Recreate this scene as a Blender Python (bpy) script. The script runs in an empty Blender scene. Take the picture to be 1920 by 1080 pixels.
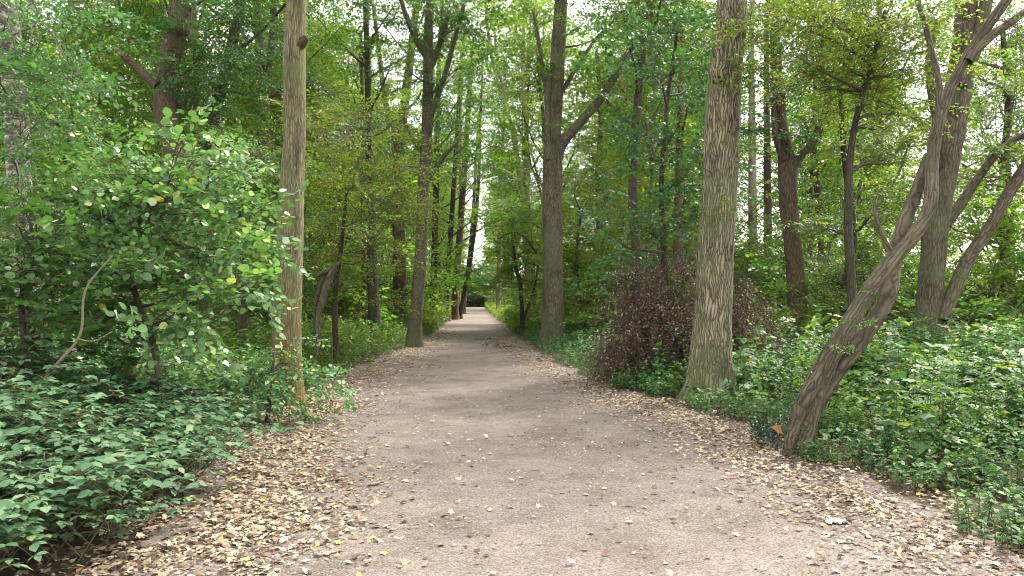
import bpy, math
import numpy as np
from mathutils import Matrix, Vector

R = math.radians
PI = math.pi
C = bpy.context.scene.collection
scene = bpy.context.scene

# ------------------------------------------------------------------ camera
cam_d = bpy.data.cameras.new("camera")
cam = bpy.data.objects.new("camera", cam_d)
C.objects.link(cam)
cam_d.sensor_width = 36.0
cam_d.lens = 26.25
cam_d.clip_end = 2000
CAM = np.array([0.0, 0.0, 1.6])
cam.location = CAM
cam.rotation_euler = (R(90 + 0.9), 0, R(-2.86))
scene.camera = cam
CR = np.array(cam.rotation_euler.to_matrix())

# ------------------------------------------------------------------ world, sun, exposure
SUN_EL, SUN_AZ = 54, 50          # azimuth measured from +Y towards +X
world = bpy.data.worlds.new("World")
scene.world = world
world.use_nodes = True
wn = world.node_tree.nodes
wl = world.node_tree.links
wn.clear()
sky = wn.new("ShaderNodeTexSky")
sky.sky_type = 'NISHITA'
sky.sun_disc = False
sky.sun_elevation = R(SUN_EL)
sky.sun_rotation = R(SUN_AZ)
sky.air_density = 1.0
sky.dust_density = 4.0
sky.ozone_density = 1.0
# thin high cloud: the sky is mostly whitish with blue gaps
tc = wn.new("ShaderNodeTexCoord")
nz = wn.new("ShaderNodeTexNoise"); nz.inputs['Scale'].default_value = 3.0; nz.inputs['Detail'].default_value = 6
rp = wn.new("ShaderNodeValToRGB")
rp.color_ramp.elements[0].position = 0.36; rp.color_ramp.elements[0].color = (0.25, 0.25, 0.25, 1)
rp.color_ramp.elements[1].position = 0.62; rp.color_ramp.elements[1].color = (0.9, 0.9, 0.9, 1)
mx = wn.new("ShaderNodeMix"); mx.data_type = 'RGBA'
mx.inputs[7].default_value = (11.6, 11.6, 11.2, 1)
bg = wn.new("ShaderNodeBackground"); bg.inputs['Strength'].default_value = 0.12
out = wn.new("ShaderNodeOutputWorld")
wl.new(tc.outputs['Generated'], nz.inputs['Vector'])
wl.new(nz.outputs['Fac'], rp.inputs['Fac'])
wl.new(rp.outputs['Color'], mx.inputs[0])
wl.new(sky.outputs['Color'], mx.inputs[6])
wl.new(mx.outputs[2], bg.inputs['Color'])
wl.new(bg.outputs['Background'], out.inputs['Surface'])

sun_d = bpy.data.lights.new("sun", 'SUN')
sun_d.energy = 3.2
sun_d.angle = R(9.0)
sun_d.color = (1.0, 0.95, 0.87)
sun = bpy.data.objects.new("sun", sun_d)
C.objects.link(sun)
sv = Vector((math.sin(R(SUN_AZ)) * math.cos(R(SUN_EL)), math.cos(R(SUN_AZ)) * math.cos(R(SUN_EL)), math.sin(R(SUN_EL))))
sun.rotation_euler = sv.to_track_quat('Z', 'Y').to_euler()

scene.view_settings.view_transform = 'Standard'
scene.view_settings.look = 'None'
scene.view_settings.gamma = 1
scene.view_settings.exposure = 2.05
scene.render.film_transparent = False
cy = scene.cycles
cy.max_bounces = 7
cy.diffuse_bounces = 4
cy.glossy_bounces = 1
cy.transmission_bounces = 4
cy.transparent_max_bounces = 4
cy.sample_clamp_indirect = 6
cy.use_denoising = True
cy.denoising_prefilter = 'ACCURATE'
cy.filter_width = 1.0

rng = np.random.default_rng(11)


# ------------------------------------------------------------------ pixel helpers
def P(px, py, D):
    v = np.array([(px - 960) / 1400.0, -(py - 540) / 1400.0, -1.0]) * D
    return CR @ v + CAM


def G(px, py, z=0.0):
    v = CR @ np.array([(px - 960) / 1400.0, -(py - 540) / 1400.0, -1.0])
    return CAM + v * ((z - CAM[2]) / v[2])


# ------------------------------------------------------------------ mesh builder
class MB:
    """collects vertex and face arrays, builds ONE mesh object"""
    def __init__(self):
        self.V = []; self.F = []; self.A = []; self.n = 0; self.has = False

    def add(self, V, F, mat=0, A=None):
        V = np.asarray(V, dtype=np.float64).reshape(-1, 3)
        if A is not None: self.has = True
        self.A.append(V if A is None else A)
        for f in (F if isinstance(F, list) else [F]):
            f = np.asarray(f, dtype=np.int64)
            if f.size:
                self.F.append((f + self.n, mat))
        self.V.append(V)
        self.n += len(V)

    def mesh(self, name, mats, smooth=True):
        me = bpy.data.meshes.new(name)
        V = np.concatenate(self.V).astype(np.float32)
        me.vertices.add(len(V))
        me.vertices.foreach_set('co', V.ravel())
        loops = np.concatenate([f.ravel() for f, m in self.F]).astype(np.int32)
        tot = np.concatenate([np.full(len(f), f.shape[1]) for f, m in self.F]).astype(np.int32)
        mi = np.concatenate([np.full(len(f), m) for f, m in self.F]).astype(np.int32)
        start = np.concatenate([[0], np.cumsum(tot)[:-1]]).astype(np.int32)
        me.loops.add(len(loops))
        me.loops.foreach_set('vertex_index', loops)
        me.polygons.add(len(tot))
        me.polygons.foreach_set('loop_start', start)
        me.polygons.foreach_set('material_index', mi)
        me.polygons.foreach_set('use_smooth', np.full(len(tot), smooth))
        if self.has:
            at = me.attributes.new('bk', 'FLOAT_VECTOR', 'POINT')
            at.data.foreach_set('vector', np.concatenate(self.A).astype(np.float32).ravel())
        for m in mats:
            me.materials.append(m)
        me.update(calc_edges=True)
        return me

    def build(self, name, mats, parent=None, origin=None, smooth=True):
        if not isinstance(mats, (list, tuple)):
            mats = [mats]
        if origin is not None:
            self.V = [v - np.asarray(origin) for v in self.V]
        o = bpy.data.objects.new(name, self.mesh(name, mats, smooth))
        C.objects.link(o)
        if parent is not None:
            o.parent = parent
        elif origin is not None:
            o.location = origin
        return o


def tag(o, label=None, cat=None, group=None, kind=None):
    if label: o['label'] = label
    if cat: o['category'] = cat
    if group: o['group'] = group
    if kind: o['kind'] = kind
    return o


def empty(name, loc):
    o = bpy.data.objects.new(name, None)
    C.objects.link(o)
    o.location = loc
    o.empty_display_size = 0.2
    return o


def copy_tree(root, loc, rz, sc, label=None, group=None):
    r = root.copy(); C.objects.link(r)
    r.location = loc; r.rotation_euler = (0, 0, rz)
    r.scale = (sc[0], sc[0], sc[1]) if isinstance(sc, tuple) else (sc, sc, sc)
    if label: r['label'] = label
    if group: r['group'] = group
    for ch in list(root.children):
        c = ch.copy(); C.objects.link(c); c.parent = r
    return r


# ------------------------------------------------------------------ curves and tubes
def spline(pts, step):
    """Catmull-Rom through pts (n,k) with roughly given spacing"""
    p = np.asarray(pts, float)
    if len(p) == 2:
        n = max(2, int(np.linalg.norm(p[1, :3] - p[0, :3]) / step) + 1)
        t = np.linspace(0, 1, n)[:, None]
        return p[0] * (1 - t) + p[1] * t
    q = np.vstack([2 * p[0] - p[1], p, 2 * p[-1] - p[-2]])
    outp = []
    for i in range(1, len(q) - 2):
        L = np.linalg.norm(q[i + 1, :3] - q[i, :3])
        n = max(1, int(L / step))
        t = (np.arange(n) / n)[:, None]
        a, b, c, d = q[i - 1], q[i], q[i + 1], q[i + 2]
        outp.append(0.5 * ((2 * b) + (c - a) * t + (2 * a - 5 * b + 4 * c - d) * t ** 2 + (3 * b - a - 3 * c + d) * t ** 3))
    outp.append(q[-2][None])
    return np.vstack(outp)


def tube(path, rad, sides=6, rough=0.0, seed=0, flare=None, caps=True):
    path = np.asarray(path, float); n = len(path)
    rad = np.broadcast_to(np.asarray(rad, float), (n,)).copy()
    T = np.gradient(path, axis=0)
    T /= np.linalg.norm(T, axis=1)[:, None] + 1e-9
    ref = np.array([1.0, 0, 0]) if abs(T[0, 0]) < 0.8 else np.array([0, 1.0, 0])
    U = np.zeros_like(T)
    u = ref
    for i in range(n):
        u = u - T[i] * (u @ T[i]); u = u / (np.linalg.norm(u) + 1e-9)
        U[i] = u
    W = np.cross(T, U)
    a = np.linspace(0, 2 * PI, sides, endpoint=False)
    rr = np.repeat(rad[:, None], sides, 1)
    if rough:
        g = np.random.default_rng(seed)
        s = np.arange(n)
        mod = np.zeros((n, sides))
        for k in (1, 2, 3, 5, 7):
            ph = g.uniform(0, 6.28) + np.cumsum(g.normal(0, .12, n))
            am = 0.5 + 0.5 * np.sin(s * g.uniform(.05, .3) + g.uniform(0, 6))
            mod += np.cos(k * a[None] + ph[:, None]) * am[:, None] / (k ** .6)
        rr = rr * (1 + rough * mod + rough * .6 * g.normal(0, 1, (n, sides)))
    if flare is not None:                      # root flare with lobes: (height, amount, lobes, phase)
        h, am, lo, ph = flare
        d = np.linalg.norm(path - path[0], axis=1)
        f = np.exp(-d / h)[:, None]
        rr = rr * (1 + am * f * (0.65 + 0.5 * np.cos(lo * a[None] + ph)))
    V = path[:, None] + rr[..., None] * (np.cos(a)[None, :, None] * U[:, None] + np.sin(a)[None, :, None] * W[:, None])
    V = V.reshape(-1, 3)
    i = np.arange(n - 1)[:, None] * sides
    j = np.arange(sides)[None]
    k = (j + 1) % sides
    F = np.stack([i + j, i + k, i + sides + k, i + sides + j], -1).reshape(-1, 4)
    Fs = [F]
    if caps and sides > 3:
        V = np.vstack([V, path[-1] + T[-1] * rad[-1] * .6])
        b = (n - 1) * sides
        Fs.append(np.stack([b + j[0], b + k[0], np.full(sides, n * sides)], -1))
    d = np.concatenate([[0], np.cumsum(np.linalg.norm(np.diff(path, axis=0), axis=1))])
    r0 = max(rad[0], .02)
    A = np.stack([np.broadcast_to(np.cos(a)[None] * r0, rr.shape), np.broadcast_to(np.sin(a)[None] * r0, rr.shape), np.broadcast_to(d[:, None], rr.shape)], -1).reshape(-1, 3)
    if len(V) > len(A): A = np.vstack([A, [0, 0, d[-1] + r0]])
    global LASTA
    LASTA = A + (seed % 97)
    return V, Fs


# ------------------------------------------------------------------ leaves
def leaf_shape(kind):
    """unit leaf along +X, normal +Z: verts, list of faces"""
    if kind == 'kite':
        V = [(0, 0, 0), (.45, .30, .05), (1, 0, -.08), (.45, -.30, .05)]
        return np.array(V, float), [np.array([(0, 1, 2), (0, 2, 3)])]
    if kind == 'oval':
        V = [(0, 0, 0), (.5, 0, -.02), (1, 0, -.12), (.2, .26, .04), (.62, .30, .03), (.2, -.26, .04), (.62, -.30, .03)]
        return np.array(V, float), [np.array([(0, 1, 4, 3), (0, 5, 6, 1)]), np.array([(1, 2, 4), (1, 6, 2)])]
    if kind == 'round':
        V = [(0, 0, 0), (.45, 0, -.03), (1, 0, -.16), (.08, .28, .02), (.42, .44, .0), (.8, .25, -.05), (.08, -.28, .02), (.42, -.44, .0), (.8, -.25, -.05)]
        return np.array(V, float), [np.array([(0, 1, 4, 3), (1, 2, 5, 4), (0, 6, 7, 1), (1, 7, 8, 2)])]
    if kind == 'lobed':     # maple-ish
        out = [(0, 0), (.02, .22), (-.05, .5), (.25, .38), (.42, .62), (.55, .28), (1, 0)]
        pts = out + [(x, -y) for x, y in out[-2:0:-1]]
        V = [(.35, 0, .03)] + [(x, y, -.10 * (x - .35) ** 2 - .12 * y * y) for x, y in pts]
        n = len(pts)
        return np.array(V, float), [np.array([(0, 1 + (i + 1) % n, 1 + i) for i in range(n)])]
    if kind == 'pinnate':   # a compound leaf read at distance: five leaflets
        V, F = [], []
        lv, lf = leaf_shape('kite')
        for (x, a, s) in ((1 / 3, 55, .42), (1 / 3, -55, .42), (.62, 45, .45), (.62, -45, .45), (.6, 0, .42)):
            c, sn = math.cos(R(a)), math.sin(R(a))
            q = lv * s
            q = np.stack([q[:, 0] * c - q[:, 1] * sn + x, q[:, 0] * sn + q[:, 1] * c, q[:, 2]], 1)
            F.append(lf[0] + len(V)); V += q.tolist()
        return np.array(V, float), [np.vstack(F)]


def euler_frames(az, pitch, roll):
    """x axis points along azimuth az raised by pitch, rolled by roll about itself; (N,3,3) column frames"""
    ca, sa, cp, sp, cr, sr = np.cos(az), np.sin(az), np.cos(pitch), np.sin(pitch), np.cos(roll), np.sin(roll)
    X = np.stack([ca * cp, sa * cp, sp], -1)
    Y0 = np.stack([-sa, ca, np.zeros_like(ca)], -1)
    Z0 = np.cross(X, Y0)
    Y = Y0 * cr[:, None] + Z0 * sr[:, None]
    Z = -Y0 * sr[:, None] + Z0 * cr[:, None]
    return np.stack([X, Y, Z], -1)


def scatter(mb, shape, pos, frames, scale, mat=0):
    V, F = shape
    pos = np.asarray(pos, float); N = len(pos)
    if N == 0: return
    scale = np.broadcast_to(np.asarray(scale, float), (N,))
    W = np.einsum('nij,vj->nvi', frames, V) * scale[:, None, None] + pos[:, None]
    off = (np.arange(N) * len(V))[:, None, None]
    mb.add(W.reshape(-1, 3), [(f[None] + off).reshape(-1, f.shape[1]) for f in F], mat)


def make_spray(g, shape, leaf=.08, L=1.0, nside=9, per=6, spread=.45, droop=.25, tilt=.45, twig=.006):
    """a leafy branchlet along +X: returns (leaf (V,F), twig (V,F))"""
    lv, tw = MB(), MB()
    t = np.linspace(0, 1, 6)
    main = np.stack([t * L, .04 * L * np.sin(t * 5 + g.uniform(0, 6)), -droop * L * t ** 2], 1)
    tw.add(*tube(main, np.linspace(twig, twig * .35, 6), 3, caps=False))
    pos, az = [], []
    for i in range(nside):
        s = .12 + .88 * (i + g.uniform(-.3, .3)) / nside
        s = min(max(s, .05), 1)
        b = np.array([np.interp(s, t, main[:, k]) for k in range(3)])
        side = 1 if i % 2 else -1
        a = side * g.uniform(.5, 1.15)
        l2 = spread * L * (1.05 - .6 * s) * g.uniform(.6, 1.2)
        e = b + np.array([math.cos(a) * l2, math.sin(a) * l2, -droop * l2 + g.normal(0, .10) * l2])
        m = (b + e) / 2 + np.array([0, 0, .06 * l2])
        pth = np.array([b, m, e])
        tw.add(*tube(pth, [twig * .5, twig * .4, twig * .25], 3, caps=False))
        for j in range(per):
            q = (j + .6) / per
            p = b * (1 - q) ** 2 + 2 * q * (1 - q) * m + q * q * e
            pos.append(p); az.append(a + (1 if j % 2 else -1) * g.uniform(.3, 1.2) if j < per - 1 else a)
    pos = np.array(pos); az = np.array(az)
    N = len(pos)
    fr = euler_frames(az, g.normal(-.15, tilt * .7, N), g.normal(0, tilt, N))
    scatter(lv, shape, pos + g.normal(0, .01, (N, 3)), fr, leaf * g.uniform(.65, 1.2, N))
    return lv, tw


class SprayKit:
    def __init__(self, seed, n, **kw):
        g = np.random.default_rng(seed)
        self.items = []
        for i in range(n):
            lv, tw = make_spray(g, **kw)
            self.items.append(((np.concatenate(lv.V), self._f(lv)), (np.concatenate(tw.V), self._f(tw))))

    @staticmethod
    def _f(mb):
        d = {}
        for f, m in mb.F:
            d.setdefault(f.shape[1], []).append(f)
        return [np.vstack(x) for x in d.values()]

    def place(self, mb, pos, az, pitch, roll, scale, g, leaf_mat=0, twig_mat=1, twigs=True):
        pos = np.asarray(pos, float)
        if len(pos) == 0: return
        which = g.integers(0, len(self.items), len(pos))
        fr = euler_frames(np.asarray(az, float), np.asarray(pitch, float), np.asarray(roll, float))
        sc = np.broadcast_to(np.asarray(scale, float), (len(pos),))
        for k, (lv, tw) in enumerate(self.items):
            m = which == k
            if m.any():
                scatter(mb, lv, pos[m], fr[m], sc[m], leaf_mat)
                if twigs: scatter(mb, tw, pos[m], fr[m], sc[m], twig_mat)


# ------------------------------------------------------------------ materials
def new_mat(name):
    m = bpy.data.materials.new(name); m.use_nodes = True
    nt = m.node_tree; nt.nodes.clear()
    o = nt.nodes.new("ShaderNodeOutputMaterial")
    return m, nt, nt.nodes, nt.links, o


def ramp(nodes, stops, interp='LINEAR'):
    r = nodes.new("ShaderNodeValToRGB")
    cr = r.color_ramp; cr.interpolation = interp
    while len(cr.elements) < len(stops): cr.elements.new(.5)
    for e, (p, c) in zip(cr.elements, stops):
        e.position = p; e.color = (*c, 1)
    return r


def leaf_mat(name, stops, trans=.38, rough=.5, tint=(1.25, 1.35, .7), spec=.35, huevar=.02):
    m, nt, N, L, o = new_mat(name)
    geo = N.new("ShaderNodeNewGeometry")
    r = ramp(N, stops)
    L.new(geo.outputs['Random Per Island'], r.inputs['Fac'])
    oi = N.new("ShaderNodeObjectInfo")
    mr = N.new("ShaderNodeMapRange"); mr.inputs[3].default_value = .5 - huevar; mr.inputs[4].default_value = .5 + huevar
    L.new(oi.outputs['Random'], mr.inputs[0])
    mv = N.new("ShaderNodeMapRange"); mv.inputs[3].default_value = .82; mv.inputs[4].default_value = 1.2
    ma = N.new("ShaderNodeMath"); ma.operation = 'FRACT'
    mm = N.new("ShaderNodeMath"); mm.operation = 'MULTIPLY'; mm.inputs[1].default_value = 7.31
    L.new(oi.outputs['Random'], mm.inputs[0]); L.new(mm.outputs[0], ma.inputs[0]); L.new(ma.outputs[0], mv.inputs[0])
    hs = N.new("ShaderNodeHueSaturation")
    L.new(mr.outputs[0], hs.inputs['Hue']); L.new(mv.outputs[0], hs.inputs['Value']); L.new(r.outputs['Color'], hs.inputs['Color'])
    p = N.new("ShaderNodeBsdfPrincipled")
    p.inputs['Roughness'].default_value = rough
    p.inputs['Specular IOR Level'].default_value = spec
    L.new(hs.outputs['Color'], p.inputs['Base Color'])
    t = N.new("ShaderNodeBsdfTranslucent")
    tm = N.new("ShaderNodeMix"); tm.data_type = 'RGBA'; tm.blend_type = 'MULTIPLY'; tm.inputs[0].default_value = 1
    tm.inputs[7].default_value = (*tint, 1)
    L.new(hs.outputs['Color'], tm.inputs[6]); L.new(tm.outputs[2], t.inputs['Color'])
    mix = N.new("ShaderNodeMixShader"); mix.inputs[0].default_value = trans
    L.new(p.outputs[0], mix.inputs[1]); L.new(t.outputs[0], mix.inputs[2]); L.new(mix.outputs[0], o.inputs['Surface'])
    return m


def bark_mat(name, ridge, furrow, moss=None, sx=22, sz=4.5, bump=.8, moss_amt=.45, low=None, low_h=2.0, dist=.02, vmix=.42, warp=.11):
    """furrowed bark; optional green film in big patches, optional coloured lichen on the lowest metres"""
    m, nt, N, L, o = new_mat(name)
    tc = N.new("ShaderNodeTexCoord")
    at = N.new("ShaderNodeAttribute"); at.attribute_name = 'bk'
    mp = N.new("ShaderNodeMapping"); mp.inputs['Scale'].default_value = (sx, sx, sz)
    nw = N.new("ShaderNodeTexNoise"); nw.inputs['Scale'].default_value = 3.5; nw.inputs['Detail'].default_value = 3
    L.new(at.outputs['Vector'], nw.inputs['Vector'])
    wv = N.new("ShaderNodeVectorMath"); wv.operation = 'SCALE'; wv.inputs['Scale'].default_value = warp
    L.new(nw.outputs['Color'], wv.inputs[0])
    av = N.new("ShaderNodeVectorMath"); av.operation = 'ADD'
    L.new(at.outputs['Vector'], av.inputs[0]); L.new(wv.outputs[0], av.inputs[1]); L.new(av.outputs[0], mp.inputs['Vector'])
    vo = N.new("ShaderNodeTexVoronoi"); vo.feature = 'DISTANCE_TO_EDGE'; vo.inputs['Scale'].default_value = 1.0
    L.new(mp.outputs[0], vo.inputs['Vector'])
    fn = N.new("ShaderNodeTexNoise"); fn.inputs['Scale'].default_value = 1.3; fn.inputs['Detail'].default_value = 6; fn.inputs['Roughness'].default_value = .7
    L.new(mp.outputs[0], fn.inputs['Vector'])
    r1 = ramp(N, [(0.02, (0, 0, 0)), (.10, (.45, .45, .45)), (.28, (1, 1, 1))])
    L.new(vo.outputs['Distance'], r1.inputs['Fac'])
    mul = N.new("ShaderNodeMix"); mul.data_type = 'FLOAT'; mul.inputs[0].default_value = vmix
    L.new(r1.outputs['Color'], mul.inputs[2]); L.new(fn.outputs['Fac'], mul.inputs[3])
    col = ramp(N, [(.12, furrow), (.45, tuple((a + b) / 2 for a, b in zip(furrow, ridge))), (.8, ridge)])
    L.new(mul.outputs[0], col.inputs['Fac'])
    last = col.outputs['Color']
    big = N.new("ShaderNodeTexNoise"); big.inputs['Scale'].default_value = 1.7; big.inputs['Detail'].default_value = 5
    L.new(tc.outputs['Object'], big.inputs['Vector'])
    st = N.new("ShaderNodeTexNoise"); st.inputs['Scale'].default_value = 2.3; st.inputs['Detail'].default_value = 7; st.inputs['Roughness'].default_value = .65
    stm = N.new("ShaderNodeMapping"); stm.inputs['Scale'].default_value = (1.6, 1.6, .8)
    L.new(at.outputs['Vector'], stm.inputs['Vector']); L.new(stm.outputs[0], st.inputs['Vector'])
    sr = ramp(N, [(.34, (.50, .48, .46)), (.5, (1, 1, 1)), (.68, (1.25, 1.22, 1.15))])
    L.new(st.outputs['Fac'], sr.inputs['Fac'])
    sm = N.new("ShaderNodeMix"); sm.data_type = 'RGBA'; sm.blend_type = 'MULTIPLY'; sm.inputs[0].default_value = 1
    L.new(last, sm.inputs[6]); L.new(sr.outputs['Color'], sm.inputs[7]); last = sm.outputs[2]
    if moss:
        br = ramp(N, [(.44, (0, 0, 0)), (.60, (moss_amt,) * 3)])
        L.new(big.outputs['Fac'], br.inputs['Fac'])
        mm = N.new("ShaderNodeMix"); mm.data_type = 'RGBA'; mm.inputs[7].default_value = (*moss, 1)
        L.new(br.outputs['Color'], mm.inputs[0]); L.new(last, mm.inputs[6]); last = mm.outputs[2]
    if low:
        sp = N.new("ShaderNodeSeparateXYZ"); L.new(tc.outputs['Object'], sp.inputs[0])
        ad = N.new("ShaderNodeMath"); ad.operation = 'MULTIPLY_ADD'; ad.inputs[1].default_value = 5; ad.inputs[2].default_value = -2.5
        L.new(big.outputs['Fac'], ad.inputs[0])
        ad2 = N.new("ShaderNodeMath"); ad2.operation = 'ADD'; L.new(sp.outputs['Z'], ad2.inputs[0]); L.new(ad.outputs[0], ad2.inputs[1])
        mr = N.new("ShaderNodeMapRange"); mr.inputs[1].default_value = low_h; mr.inputs[2].default_value = low_h * .2
        mr.inputs[3].default_value = 0; mr.inputs[4].default_value = .62
        L.new(ad2.outputs[0], mr.inputs[0])
        mm = N.new("ShaderNodeMix"); mm.data_type = 'RGBA'; mm.inputs[7].default_value = (*low, 1)
        L.new(mr.outputs[0], mm.inputs[0]); L.new(last, mm.inputs[6]); last = mm.outputs[2]
    p = N.new("ShaderNodeBsdfPrincipled"); p.inputs['Roughness'].default_value = .9; p.inputs['Specular IOR Level'].default_value = .2
    L.new(last, p.inputs['Base Color'])
    b = N.new("ShaderNodeBump"); b.inputs['Strength'].default_value = bump; b.inputs['Distance'].default_value = dist
    L.new(mul.outputs[0], b.inputs['Height']); L.new(b.outputs[0], p.inputs['Normal'])
    L.new(p.outputs[0], o.inputs['Surface'])
    return m


def flat_mat(name, col, rough=.8, spec=.3):
    m, nt, N, L, o = new_mat(name)
    p = N.new("ShaderNodeBsdfPrincipled"); p.inputs['Roughness'].default_value = rough; p.inputs['Specular IOR Level'].default_value = spec
    n = N.new("ShaderNodeTexNoise"); n.inputs['Scale'].default_value = 14; n.inputs['Detail'].default_value = 4
    tc = N.new("ShaderNodeTexCoord"); L.new(tc.outputs['Object'], n.inputs['Vector'])
    r = ramp(N, [(.3, tuple(c * .7 for c in col)), (.7, tuple(min(1, c * 1.15) for c in col))])
    L.new(n.outputs['Fac'], r.inputs['Fac']); L.new(r.outputs['Color'], p.inputs['Base Color'])
    L.new(p.outputs[0], o.inputs['Surface'])
    return m


M = {}
M['leaf_mid'] = leaf_mat('leaf_mid', [(0, (.040, .095, .014)), (.5, (.070, .155, .018)), (.85, (.11, .20, .025)), (.97, (.20, .24, .05)), (1, (.34, .29, .06))], trans=.45)
M['leaf_dark'] = leaf_mat('leaf_dark', [(0, (.022, .065, .016)), (.6, (.042, .11, .022)), (1, (.07, .155, .03))], trans=.38)
M['leaf_light'] = leaf_mat('leaf_light', [(0, (.078, .155, .018)), (.5, (.13, .23, .023)), (.9, (.19, .29, .03)), (1, (.28, .30, .07))], trans=.5)
M['leaf_yellow'] = leaf_mat('leaf_yellow', [(0, (.065, .135, .018)), (.6, (.115, .205, .022)), (.88, (.17, .25, .03)), (.96, (.32, .31, .04)), (1, (.44, .30, .04))], trans=.5)
M['leaf_blue'] = leaf_mat('leaf_blue', [(0, (.034, .088, .026)), (.6, (.062, .145, .036)), (1, (.105, .21, .05))], trans=.38, tint=(1.1, 1.3, .8), rough=.42, spec=.5)
M['leaf_bramble'] = leaf_mat('leaf_bramble', [(0, (.04, .095, .048)), (.5, (.07, .155, .075)), (.93, (.115, .215, .10)), (.98, (.14, .20, .07)), (1, (.28, .22, .08))], trans=.25, tint=(1.1, 1.3, .7), rough=.6, spec=.3)
M['leaf_hazel'] = leaf_mat('leaf_hazel', [(0, (.045, .11, .035)), (.55, (.085, .18, .052)), (.92, (.14, .26, .08)), (.955, (.36, .34, .06)), (.97, (.22, .32, .14)), (1, (.50, .60, .42))], trans=.4, rough=.34, spec=.6)
M['leaf_herb'] = leaf_mat('leaf_herb', [(0, (.036, .095, .032)), (.5, (.064, .15, .045)), (.9, (.105, .205, .055)), (.98, (.22, .27, .09)), (1, (.50, .46, .22))], trans=.3, rough=.55, spec=.25)
M['leaf_emerg'] = leaf_mat('leaf_emerg', [(0, (.05, .12, .045)), (.6, (.085, .19, .07)), (.9, (.12, .24, .085)), (.95, (.26, .32, .11)), (1, (.52, .50, .24))], trans=.35, rough=.5, spec=.3)
M['leaf_dead'] = leaf_mat('leaf_dead', [(0, (.05, .028, .016)), (.5, (.12, .07, .042)), (.8, (.20, .13, .085)), (1, (.50, .38, .28))], trans=.12, tint=(1.1, .9, .7), rough=.45, huevar=.0)
M['leaf_ivy'] = leaf_mat('leaf_ivy', [(0, (.012, .035, .018)), (.7, (.022, .06, .03)), (1, (.05, .10, .05))], trans=.1, rough=.3, spec=.6)
M['twig'] = flat_mat('twig_bark', (.075, .058, .042))
M['cane'] = flat_mat('cane_bark', (.15, .12, .08))
M['runner'] = flat_mat('runner_bark', (.075, .075, .035))
M['stem_green'] = flat_mat('green_stem', (.10, .11, .045))
M['bark_tan'] = bark_mat('bark_tan', (.215, .19, .11), (.035, .029, .018), moss=(.14, .15, .05), sx=32, sz=3.0, bump=1.0, vmix=.55, low=(.17, .10, .03), low_h=2.2)
M['bark_oak'] = bark_mat('bark_oak', (.26, .22, .145), (.018, .014, .010), moss=(.13, .14, .065), sx=21, sz=2.0, bump=1.0, warp=.16, moss_amt=.5, low=(.10, .115, .045), low_h=.75, dist=.03)
M['bark_grey'] = bark_mat('bark_grey', (.115, .092, .065), (.035, .028, .02), moss=(.09, .095, .045), sx=20, sz=5, bump=.6, low=(.07, .085, .035), low_h=.6)
M['bark_dark'] = bark_mat('bark_dark', (.07, .053, .039), (.022, .017, .013), moss=(.06, .065, .032), sx=22, sz=5, bump=.8)
M['bark_brown'] = bark_mat('bark_brown', (.115, .076, .052), (.032, .022, .016), moss=(.09, .09, .05), sx=22, sz=4, bump=.8, moss_amt=.3)
M['bark_lean'] = bark_mat('bark_lean', (.15, .12, .082), (.008, .006, .005), moss=(.10, .095, .06), sx=20, sz=1.8, bump=1.0, vmix=.62, warp=.18, moss_amt=.35)
M['bark_pale'] = bark_mat('bark_pale', (.24, .215, .16), (.10, .088, .064), moss=(.2, .2, .12), sx=14, sz=5, bump=.4)


def birch_mat():
    m, nt, N, L, o = new_mat('bark_birch')
    tc = N.new("ShaderNodeTexCoord")
    mp = N.new("ShaderNodeMapping"); mp.inputs['Scale'].default_value = (5, 5, 9)
    L.new(tc.outputs['Object'], mp.inputs[0])
    n = N.new("ShaderNodeTexNoise"); n.inputs['Scale'].default_value = 1.4; n.inputs['Detail'].default_value = 8; n.inputs['Roughness'].default_value = .72
    L.new(mp.outputs[0], n.inputs['Vector'])
    r = ramp(N, [(.42, (.022, .018, .014)), (.52, (.10, .08, .06)), (.59, (.27, .235, .19)), (.78, (.40, .37, .31))])
    L.new(n.outputs['Fac'], r.inputs['Fac'])
    p = N.new("ShaderNodeBsdfPrincipled"); p.inputs['Roughness'].default_value = .75
    L.new(r.outputs['Color'], p.inputs['Base Color'])
    b = N.new("ShaderNodeBump"); b.inputs['Strength'].default_value = .9; b.inputs['Distance'].default_value = .02
    L.new(n.outputs['Fac'], b.inputs['Height']); L.new(b.outputs[0], p.inputs['Normal']); L.new(p.outputs[0], o.inputs['Surface'])
    return m


M['bark_birch'] = birch_mat()


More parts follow.
